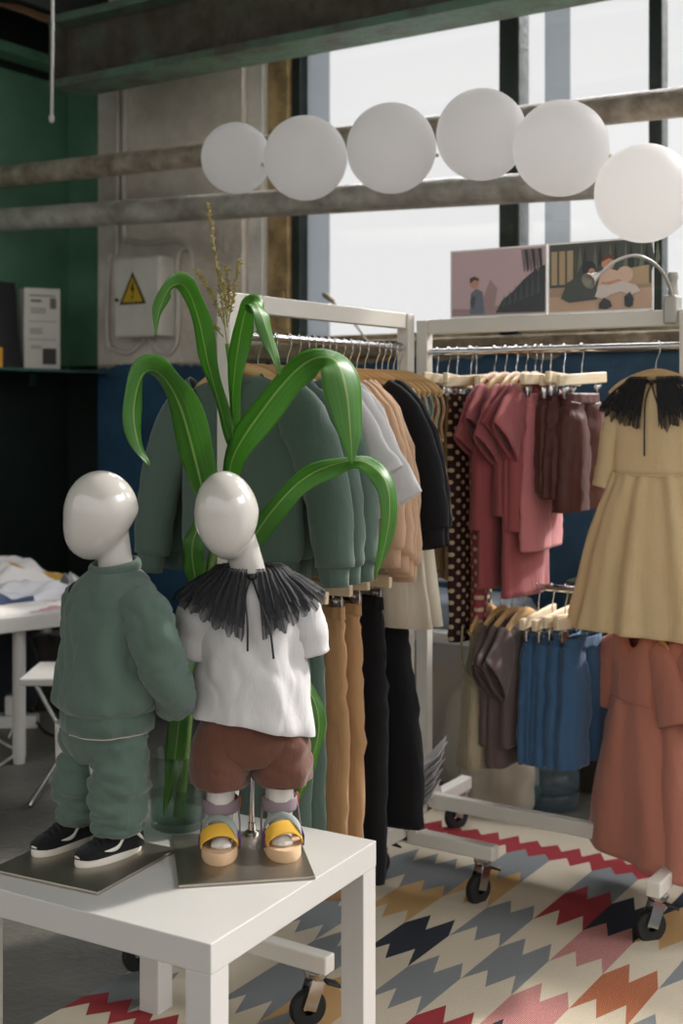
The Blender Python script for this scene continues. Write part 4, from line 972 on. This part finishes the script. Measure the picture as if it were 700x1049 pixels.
# ------------------------------------------------------------------ PHOTO PRINTS ON THE SECOND RACK
def prints():
    bar_z = 1.552; y = R2Y-.006
    xa, xm, xb = on_y(462, y), on_y(561.5, y), on_y(670, y)
    h = .194
    for i, (x0, x1) in enumerate(((xa, xm-.001), (xm+.001, xb))):
        w = x1-x0
        t = thing('photo_print', ['photo print of a small child by a mauve wall and dark leaves', 'photo print of two seated children among plants'][i], 'photo print', ((x0+x1)/2, y, bar_z), 0, 'photo prints standing on the rack')
        MB().box((0, 0, h/2), (w, .005, h), None, .0005).build('backing_board', plain('board_white', '#F2F0ED', .6), t, smooth=0)
        pm = MB(); k = [0]
        def pg(pts, mi):
            k[0] += 1; yy = -.0027-.00012*k[0]
            pm.poly([((u-.5)*(w-.010), yy, .005+v*(h-.010)) for u, v in pts], mi)
        def el(u, v, a, b, mi, n=18): pg([(u+a*math.cos(2*PI*j/n), v+b*math.sin(2*PI*j/n)) for j in range(n)], mi)
        if i == 0:
            ms = ['#A68F93', '#8a7475', '#6f5d5c', '#2b3034', '#57606a', '#A77862', '#4a3228', '#3c4348']
            pg([(0, 0), (1, 0), (1, 1), (0, 1)], 0); pg([(0, 0), (1, 0), (.9, .1), (.6, .16), (.25, .10), (0, .12)], 1)
            pg([(.30, .10), (.42, .55), (.5, .4), (.46, .05)], 1)
            pg([(.20, .02), (.21, .34), (.27, .42), (.34, .36), (.36, .02)], 4); pg([(.22, .3), (.2, .2), (.24, .1), (.27, .3)], 7)
            el(.25, .50, .05, .08, 5); pg([(.2, .5), (.2, .58), (.25, .61), (.30, .57), (.3, .53), (.25, .55)], 6)
            pg([(.48, .03), (.55, .22), (.66, .34), (.78, .52), (.9, .66), (1, .72), (1, .02)], 3)
            for j in range(7): pg([(.55+.06*j, .1+.03*j), (.57+.06*j, .3+.07*j), (.59+.06*j, .14+.03*j)], 7)
            for j in range(6): pg([(.78+.035*j, .62), (.75+.035*j, .97), (.79+.035*j, .97), (.80+.035*j, .66)], 3 if j % 2 else 2)
        else:
            ms = ['#8f7866', '#3c4038', '#59604f', '#a58a75', '#20242a', '#3a423f', '#b59a86', '#a87a60', '#5a3526', '#9a8467', '#b3a8a2', '#2c3238']
            pg([(0, 0), (1, 0), (1, 1), (0, 1)], 0); pg([(0, .36), (1, .36), (1, 1), (0, 1)], 1); pg([(0, 0), (1, 0), (1, .30), (0, .22)], 3)
            for j in range(3): pg([(.02+.08*j, .4), (.08+.08*j, .4), (.08+.08*j, .9), (.02+.08*j, .9)], 9)
            for j in range(16):
                u = .28+.05*j; pg([(u, .55+.1*math.sin(j*2.1)), (u+.03, .98), (u+.055, .6+.1*math.cos(j*1.7))], [2, 4, 5][j % 3])
            pg([(.75, .35), (.98, .35), (.98, .62), (.75, .58)], 9); el(.75, .5, .08, .12, 6)
            pg([(.12, .2), (.18, .42), (.30, .52), (.42, .5), (.50, .3), (.48, .16), (.2, .13)], 5)
            el(.40, .62, .07, .11, 4); el(.43, .56, .035, .06, 7)
            el(.59, .68, .065, .11, 7); pg([(.525, .7), (.54, .79), (.6, .81), (.655, .77), (.655, .71), (.6, .75)], 8)
            pg([(.48, .30), (.52, .55), (.60, .60), (.70, .55), (.78, .36), (.70, .28)], 6)
            pg([(.46, .20), (.50, .36), (.62, .40), (.74, .40), (.86, .34), (.90, .25), (.80, .20), (.72, .26), (.62, .22), (.55, .16)], 10)
            pg([(.50, .02), (.50, .10), (.55, .18), (.61, .13), (.63, .05), (.58, .01)], 11); pg([(.75, .05), (.745, .18), (.80, .25), (.835, .16), (.83, .05), (.79, .02)], 11); pg([(.53, .42), (.56, .40), (.70, .44), (.72, .41), (.60, .36), (.52, .38)], 7)
        pm.build('picture', [plain('print%d_%d' % (i, j), c_, .5, var=.02, gain=1.5, lift=.02) for j, c_ in enumerate(ms)], t, smooth=0)
prints()
# clip lamp
lp0 = at(690, 331, 3.28)
ln = thing('clip_lamp', 'silver gooseneck clip lamp clamped to the top bar above the dress', 'lamp', (lp0.x, R2Y, 1.55))
silver = plain('lamp_silver', '#A9A59C', .35, metal=.3)
MB().box((0, -.004, .0), (.035, .055, .075), None, .006).build('clamp', silver, ln, smooth=0)
MB().lathe([(.017, .03), (.012, .055), (.011, .075), (.014, .085), (.012, .098), (.001, .10)], 16).build('socket', silver, ln, smooth=60)
OL = Vector((lp0.x, R2Y, 1.55))
gp = [at(690, 308, 3.26)-OL, at(684, 288, 3.24)-OL, at(672, 271, 3.20)-OL, at(653, 262, 3.16)-OL, at(634, 266, 3.12)-OL, at(618, 278, 3.09)-OL, at(609, 284, 3.07)-OL]
MB().tube(spline(gp, 36), .0042, 10).build('gooseneck', silver, ln)
hd = MB(); a = gp[-1]; d = (gp[-1]-gp[-2]).normalized()
hd.lathe([(.004, -.02), (.009, -.008), (.012, .008), (.018, .018), (.020, .024), (.017, .024), (.001, .012)], 18); hd.xf(Matrix.Translation(a) @ d.to_track_quat('Z', 'Y').to_matrix().to_4x4()); hd.build('lamp_head', silver, ln, smooth=60)

# ------------------------------------------------------------------ BEHIND THE SECOND RACK
binm = glassy('bin_plastic', '#CFCDC4', rough=.25)
def frosted():
    m, nt, b, out = newmat('frosted_bin'); b.inputs['Base Color'].default_value = lin('#BDB8AC'); b.inputs['Roughness'].default_value = .35
    tr = N(nt, 'ShaderNodeBsdfTransparent'); mx = N(nt, 'ShaderNodeMixShader'); mx.inputs[0].default_value = .42
    nt.links.new(tr.outputs[0], mx.inputs[1]); nt.links.new(b.outputs[0], mx.inputs[2]); nt.links.new(mx.outputs[0], out.inputs['Surface']); return m
frm = frosted()
bt = thing('storage_bin', 'large translucent storage bin with white lid by the blue wall', 'storage bin', (-2.12, 4.0, 0), 0)
q_ = MB(); hw_, hd_ = .30, .2
def rr(hx_, hy_, z, r=.05, n=6):
    pts = []
    for cx_, cy_, a0 in ((hx_-r, hy_-r, 0), (-hx_+r, hy_-r, PI/2), (-hx_+r, -hy_+r, PI), (hx_-r, -hy_+r, 1.5*PI)):
        for i in range(n+1): pts.append(Vector((cx_+r*math.cos(a0+PI/2*i/n), cy_+r*math.sin(a0+PI/2*i/n), z)))
    return pts
q_.loft([rr(.27, .17, .005), rr(.275, .175, .02), rr(.30, .195, .50)], cap0=True); q_.build('tub', frm, bt, smooth=50)
MB().loft([rr(.312, .207, .49), rr(.315, .21, .50), rr(.315, .21, .525), rr(.295, .19, .535), rr(.28, .175, .528)], cap0=True, cap1=True).build('lid', plain('lid_white', '#B9B8B3', .4), bt, smooth=50)
cbm = plain('cardboard', '#9d7a55', .8, var=.1)
MB().box((0, 0, .17), (.20, .22, .34), None, .003).build('cardboard_box', cbm, None, (-2.27, 3.99, .012), smooth=0)
tag(bpy.data.objects['cardboard_box'], 'tan cardboard box inside the translucent storage bin', 'cardboard box')
cl = MB().loft(loops_of(G([(.0, .12, .13), (.08, .13, .14), (.2, .12, .13), (.28, .08, .09), (.29, .01, .01)]), n=36, m=16, k=5, a0=.01, a1=.01, wr=.02, seed=2), cap0=True, cap1=True)
tag(cl.build('fabric_bundle', fabric('bundle_cream', '#C0B29C'), None, (-1.99, 3.99, .012), smooth=180), 'cream fabric bundle inside the translucent storage bin', 'fabric bundle')
tag(MB().loft(loops_of(G([(0, .28, .17), (.03, .285, .175), (.07, .27, .165), (.095, .24, .14), (.10, .01, .01)]), n=60, m=14, e=4, k=7, a0=.004, a1=.012, wr=.02, seed=3), cap0=True, cap1=True).build('folded_cloth', fabric('pale_grey_cloth', '#7D8690'), None, (-2.12, 4.0, .531), smooth=180), 'pale grey folded cloth lying on the storage bin lid', 'cloth')
# plastic bag bundle next to the bin
pb = MB().loft(loops_of(G([(0, .11, .09), (.06, .13, .10), (.16, .12, .10), (.24, .08, .07), (.30, .04, .04), (.33, .01, .01)]), n=40, m=20, k=7, a0=.008, a1=.012, wr=.03, seed=6), cap0=True, cap1=True)
p = at(512, 806, 4.06)
tag(pb.build('plastic_bag', plain('milky_bag', '#A59B8C', .35), None, (p.x, p.y, 0.001), smooth=180), 'milky plastic bag of goods on the floor under the taupe tees', 'bag')
def petmat():
    m = glassy('bottle_plastic', '#D6E4EA', rough=.08); nt = m.node_tree; out = nt.nodes['Material Output']; src = out.inputs['Surface'].links[0].from_socket
    df = N(nt, 'ShaderNodeBsdfTranslucent'); df.inputs['Color'].default_value = lin('#C8DCE6'); d2 = N(nt, 'ShaderNodeBsdfDiffuse'); d2.inputs['Color'].default_value = lin('#C8DCE6')
    ad = N(nt, 'ShaderNodeMixShader'); ad.inputs[0].default_value = .5; nt.links.new(df.outputs[0], ad.inputs[1]); nt.links.new(d2.outputs[0], ad.inputs[2])
    m2_ = N(nt, 'ShaderNodeMixShader'); m2_.inputs[0].default_value = .16; nt.links.new(src, m2_.inputs[1]); nt.links.new(ad.outputs[0], m2_.inputs[2]); nt.links.new(m2_.outputs[0], out.inputs['Surface']); return m
pet = petmat()
wt = at(562, 812, 4.10)
bo = thing('water_bottle', 'large clear plastic water bottle on the floor under the blue shorts', 'water bottle', (wt.x, wt.y, 0))
MB().lathe([(.001, .004), (.085, .004), (.098, .02), (.10, .05), (.094, .06), (.10, .07), (.10, .11), (.094, .12), (.10, .13), (.10, .20), (.094, .21), (.10, .22), (.095, .27), (.06, .33), (.03, .36), (.028, .40)], 36).build('bottle', pet, bo, smooth=50)
MB().lathe([(.001, .006), (.083, .006), (.095, .02), (.097, .05), (.096, .085), (.001, .085)], 36).build('water', glassy('bottle_water', '#B4CAD2'), bo, smooth=50)
MB().lathe([(.031, .385), (.032, .415), (.001, .418)], 20).build('cap', plain('cap_blue', '#2f5f94', .4), bo, smooth=50)
# stacked boards at right
sb_ = at(634, 790, 4.35)
for i in range(7):
    o = MB().box((0, 0, .22+.02*R.random()), (.035, .34, .44+.03*R.random()), Matrix.Rotation(.06, 3, 'Y'), .003).build('board', weathered('greygreen_board%d' % i, '#3d4138', '#565a4c', '#6d6d5a', 6, .3), None, (sb_.x-.12+.055*i, sb_.y, .25), smooth=0)
    tag(o, 'grey green upright board, '+ORD[i]+' from the left of the stack behind the salmon dress', 'board', 'grey green boards stacked upright')
o = MB().box((0, 0, .12), (.42, .36, .24), None, .006).build('crate', plain('dark_crate', '#2a2419', .7), None, (sb_.x+.04, sb_.y, 0), smooth=0)
tag(o, 'dark low crate under the grey green boards behind the salmon dress', 'crate')
o = MB()
for dx in (0, .05):
    o.box((dx, 0, .03), (.012, .002, .06)); o.box((dx+.03, 0, .03), (.012, .002, .06)); o.box((dx+.015, 0, .055), (.042, .002, .012))
p = Vector((on_y(610, YW), YW-.0005, .66))
tag(o.build('painted_mark', plain('red_mark', '#8C3226', .7), None, p, smooth=0), 'small red painted mark on the blue wall under the yellow dress', 'painted mark')
# bundle of white paper bags between the racks
pbg = thing('paper_bundle', 'fanned bundle of thin white paper bags between the two racks', 'bag bundle', at(436, 842, 3.52).freeze() if False else (at(443, 800, 3.42).x, at(443, 800, 3.42).y, .17))
pw = MB()
for i in range(15):
    pw.box((-.012+.0035*(i % 3), -.03+.004*i, .065+.0085*i), (.085, .07, .0016), Matrix.Rotation(-.75+.05*R.uniform(-1, 1), 3, 'Y') @ Matrix.Rotation(.35+.1*R.uniform(-1, 1), 3, 'X') @ Matrix.Rotation(R.uniform(-.3, .3), 3, 'Z'))
pw.build('sheets', M['white'], pbg, smooth=0)
tg = at(421, 656, 3.38)
o = MB().box((0, 0, 0), (.016, .002, .03)); 
tag(o.build('swing_tag', [plain('tag_white', '#D8D4D0', .6)], None, (tg.x, tg.y, tg.z), (0, 0, .5), smooth=0), 'small white swing tag beside the far post of the left rack', 'tag')

# ------------------------------------------------------------------ LEFT: DESK, STOOL, CLUTTER
U = Vector((math.cos(math.radians(73)), math.sin(math.radians(73)), 0)); V = Vector((-U.y, U.x, 0))
lg = Vector((-3.463, 3.20, 0))
dr_ = math.radians(73)
dk = thing('work_table', 'white low work table heaped with printed fabrics at the left', 'table', lg, dr_)
TZ = .545
MB().box((-.12, .42, TZ-.028), (1.35, .92, .056), None, .004).build('tabletop', M['lack'], dk, smooth=0)
for x, y in ((0, .02), (-.72, .02), (.5, .8), (-.72, .8)): MB().lathe([(.021, 0), (.021, .02), (.024, .02), (.024, TZ-.056)], 20, (x, y, 0), cap0=True).build('leg', M['lack'], dk)
def cloth_heap(name, label, c, sx, sy, h, seed, cols_, rz=0):
    n = 40; g = []
    m_ = [plain(name+str(seed)+str(i), c_, .85, var=.05) for i, c_ in enumerate(cols_)]
    mb = MB(); vs = []
    for i in range(n+1):
        for j in range(n+1):
            u, v = i/n*2-1, j/n*2-1
            e = max(0, 1-max(abs(u), abs(v))**6)
            z = e*h*(.75+.5*nz(u*2+seed, v*2, 1)+.35*nz(u*5, v*5+seed, 2))
            vs.append((u*sx*(1+.08*nz(v*3, seed, 1)), v*sy*(1+.08*nz(u*3, seed, 5)), max(0, z)))
    mb.v = [Vector(v) for v in vs]
    for i in range(n):
        for j in range(n):
            u, v = i/n*4+seed, j/n*4
            a = nz(u*.9, v*.9, seed*1.3)+.35*nz(u*2.4, v*2.4, seed)
            k = 0
            if len(cols_) > 1 and a > .18: k = 1+int((nz(u*.5+9, v*.5, 4)+1)*.5*(len(cols_)-1)*.999)
            mb.f.append([i*(n+1)+j, (i+1)*(n+1)+j, (i+1)*(n+1)+j+1, i*(n+1)+j+1]); mb.m.append(k)
    o = mb.build(name, m_, None, c, (0, 0, rz), smooth=180)
    tag(o, label, 'fabric', 'printed fabrics heaped on the work table')
W2 = lambda u, v, z: lg+U*u+V*v+Vector((0, 0, z))
cloth_heap('printed_fabric', 'white printed fabric with black and ochre strokes at the back of the heap', W2(.05, .55, TZ), .40, .24, .13, 2, ['#D8D4D0', '#22252a', '#b68f3c', '#c98c94'], dr_)
cloth_heap('printed_fabric', 'white printed fabric with blue strokes in the middle of the heap', W2(.0, .28, TZ), .36, .14, .075, 5, ['#CFCFD2', '#5b6f92', '#3c4a68', '#D8D4D0'], dr_)
cloth_heap('printed_fabric', 'flat pale printed fabric at the front edge of the work table', W2(-.02, .10, TZ), .38, .09, .022, 8, ['#DAD6D0', '#c99a5c', '#b08c8c'], dr_)
cloth_heap('printed_fabric', 'crumpled grey fabric at the right end of the heap', W2(.36, .2, TZ), .10, .14, .10, 11, ['#9A9A98', '#6f7072', '#c9c7c4'], dr_)
st = thing('folding_stool', 'white folding stool with chrome tube legs beside the work table', 'stool', (*at(76, 800, 4.2).xy, 0), math.radians(33))
sz_ = .42
MB().box((0.02, 0, sz_-.012), (.34, .28, .024), None, .006).build('seat', M['lack'], st, smooth=0)
for s in (-1, 1):
    MB().tube(spline([(.13*1, s*.13, sz_-.02), (.02, s*.13, .22), (-.10, s*.13, .03), (-.11, s*.12, .012), (-.11, 0, .012), (-.11, -s*.12, .012)], 30), .009, 10).build('leg', M['steel'], st)
    MB().tube(spline([(-.10, s*.115, sz_-.02), (.0, s*.115, .22), (.15, s*.115, .012)], 14), .009, 10).build('leg', M['steel'], st)
MB().tube([(.15, -.115, .012), (.15, .115, .012)], .009, 10).build('stretcher', M['steel'], st)
ps = at(6, 742, 5.1)
pst = thing('power_strip', 'white power strip with a plugged adapter on the floor by the table leg', 'power strip', (ps.x, ps.y, 0), .6)
MB().box((0, 0, .025), (.26, .06, .05), None, .006).build('housing', M['plast'], pst, smooth=0)
MB().box((.03, 0, .09), (.06, .05, .08), None, .008).build('adapter', M['plast'], pst, smooth=0)
MB().tube(spline([(.03, 0, .13), (.05, -.02, .16), (.08, -.08, .10), (.06, -.2, .01)], 16), .004, 8).build('cable', M['plast'], pst)
o = MB().tube(spline([at(-10, 742, 4.95).xy.to_3d()+Vector((0, 0, .006)), at(8, 742, 4.8).xy.to_3d()+Vector((0, 0, .006)), at(17, 765, 4.7).xy.to_3d()+Vector((0, 0, .006)), at(-12, 783, 4.45).xy.to_3d()+Vector((0, 0, .006))], 24), .005, 8)
tag(o.build('white_cable', M['plast']), 'white cable looping on the floor beside the table leg', 'cable')
o = MB().tube(spline([Vector((*at(30, 722, 5.2).xy, .05)), Vector((*at(45, 745, 5.0).xy, .01)), Vector((*at(68, 758, 4.9).xy, .008)), Vector((*at(95, 762, 4.9).xy, .008))], 24), .006, 8)
tag(o.build('black_cable', M['rubber']), 'black cable lying on the floor under the work table', 'cable')
for i, (px, py, D, w, hh, c_) in enumerate(((-5, 735, 5.5, .24, .34, '#23262a'), (48, 735, 5.5, .2, .30, '#2f2d2b'))):
    bp_ = at(px, py, D)
    o = MB().loft(loops_of(G([(0, w, w*.6), (hh*.3, w*1.05, w*.65), (hh*.7, w*.95, w*.55), (hh, w*.6, w*.3), (hh+.01, .01, .01)]), n=40, m=18, k=6, a0=.01, a1=.015, wr=.03, seed=20+i), cap0=True, cap1=True).build('fabric_bag', fabric('dark_bag%d' % i, c_), None, (bp_.x, bp_.y, 0.002), smooth=180)
    tag(o, ['dark grey soft bag on the floor beneath the work table, beside the power strip', 'brownish dark soft bag on the floor beneath the work table'][i], 'bag')

# ------------------------------------------------------------------ LIGHT
w = bpy.data.worlds.new('World'); scene.world = w; w.use_nodes = True
nt = w.node_tree; bg = nt.nodes['Background']
tc = N(nt, 'ShaderNodeTexCoord'); sp = N(nt, 'ShaderNodeSeparateXYZ'); nt.links.new(tc.outputs['Generated'], sp.inputs[0])
front = ramp(nt, sp.outputs['Z'], [(0.0, (.86, .86, .86, 1)), (.32, (.87, .87, .87, 1)), (.42, (11, 11, 11.3, 1)), (1, (11, 11, 11.3, 1))])
mr = N(nt, 'ShaderNodeMapRange'); mr.inputs['From Min'].default_value = .05; mr.inputs['From Max'].default_value = .3; nt.links.new(sp.outputs['Y'], mr.inputs['Value'])
hall = ramp(nt, sp.outputs['Z'], [(0.0, (.48, .47, .46, 1)), (.12, (1.24, 1.21, 1.17, 1)), (1, (1.9, 1.86, 1.8, 1))])
mx = N(nt, 'ShaderNodeMix', data_type='RGBA'); nt.links.new(mr.outputs[0], mx.inputs[0]); nt.links.new(hall, mx.inputs[6]); nt.links.new(front, mx.inputs[7])
nt.links.new(mx.outputs[2], bg.inputs['Color']); bg.inputs['Strength'].default_value = 1.0
def sun(name, az, el, st_, ang, col=(1, 1, 1)):
    l = bpy.data.lights.new(name, 'SUN'); l.energy = st_; l.angle = math.radians(ang); l.color = col
    o = bpy.data.objects.new(name, l); COL.objects.link(o)
    d = Vector((math.sin(az)*math.cos(el), math.cos(az)*math.cos(el), math.sin(el)))       # towards the sun
    o.rotation_euler = d.to_track_quat('Z', 'Y').to_euler(); o.location = (0, 0, 6)
sun('sun', math.radians(24), math.radians(38), 4.3, 3, (1, .96, .9))

# ------------------------------------------------------------------ CAMERA
cd = bpy.data.cameras.new('camera'); cam = bpy.data.objects.new('camera', cd); COL.objects.link(cam)
cam.location = (0, 0, EYE); cam.rotation_euler = (PI/2, 0, TH)
cd.sensor_fit = 'VERTICAL'; cd.sensor_height = 36; cd.sensor_width = 36*700/1049
cd.lens = FPX/1049*36; cd.shift_y = -(1049/2-HY)/1049
cd.clip_start = .05
cd.dof.use_dof = True; cd.dof.focus_distance = 2.42; cd.dof.aperture_fstop = 4.2
scene.camera = cam
vs_ = scene.view_settings
vs_.view_transform = 'Standard'; vs_.look = 'None'; vs_.gamma = 1; vs_.use_curve_mapping = False; vs_.exposure = 0.0
scene.cycles.use_denoising = True
scene.cycles.max_bounces = 12; scene.cycles.diffuse_bounces = 10; scene.cycles.transparent_max_bounces = 16
scene.cycles.sample_clamp_indirect = 6
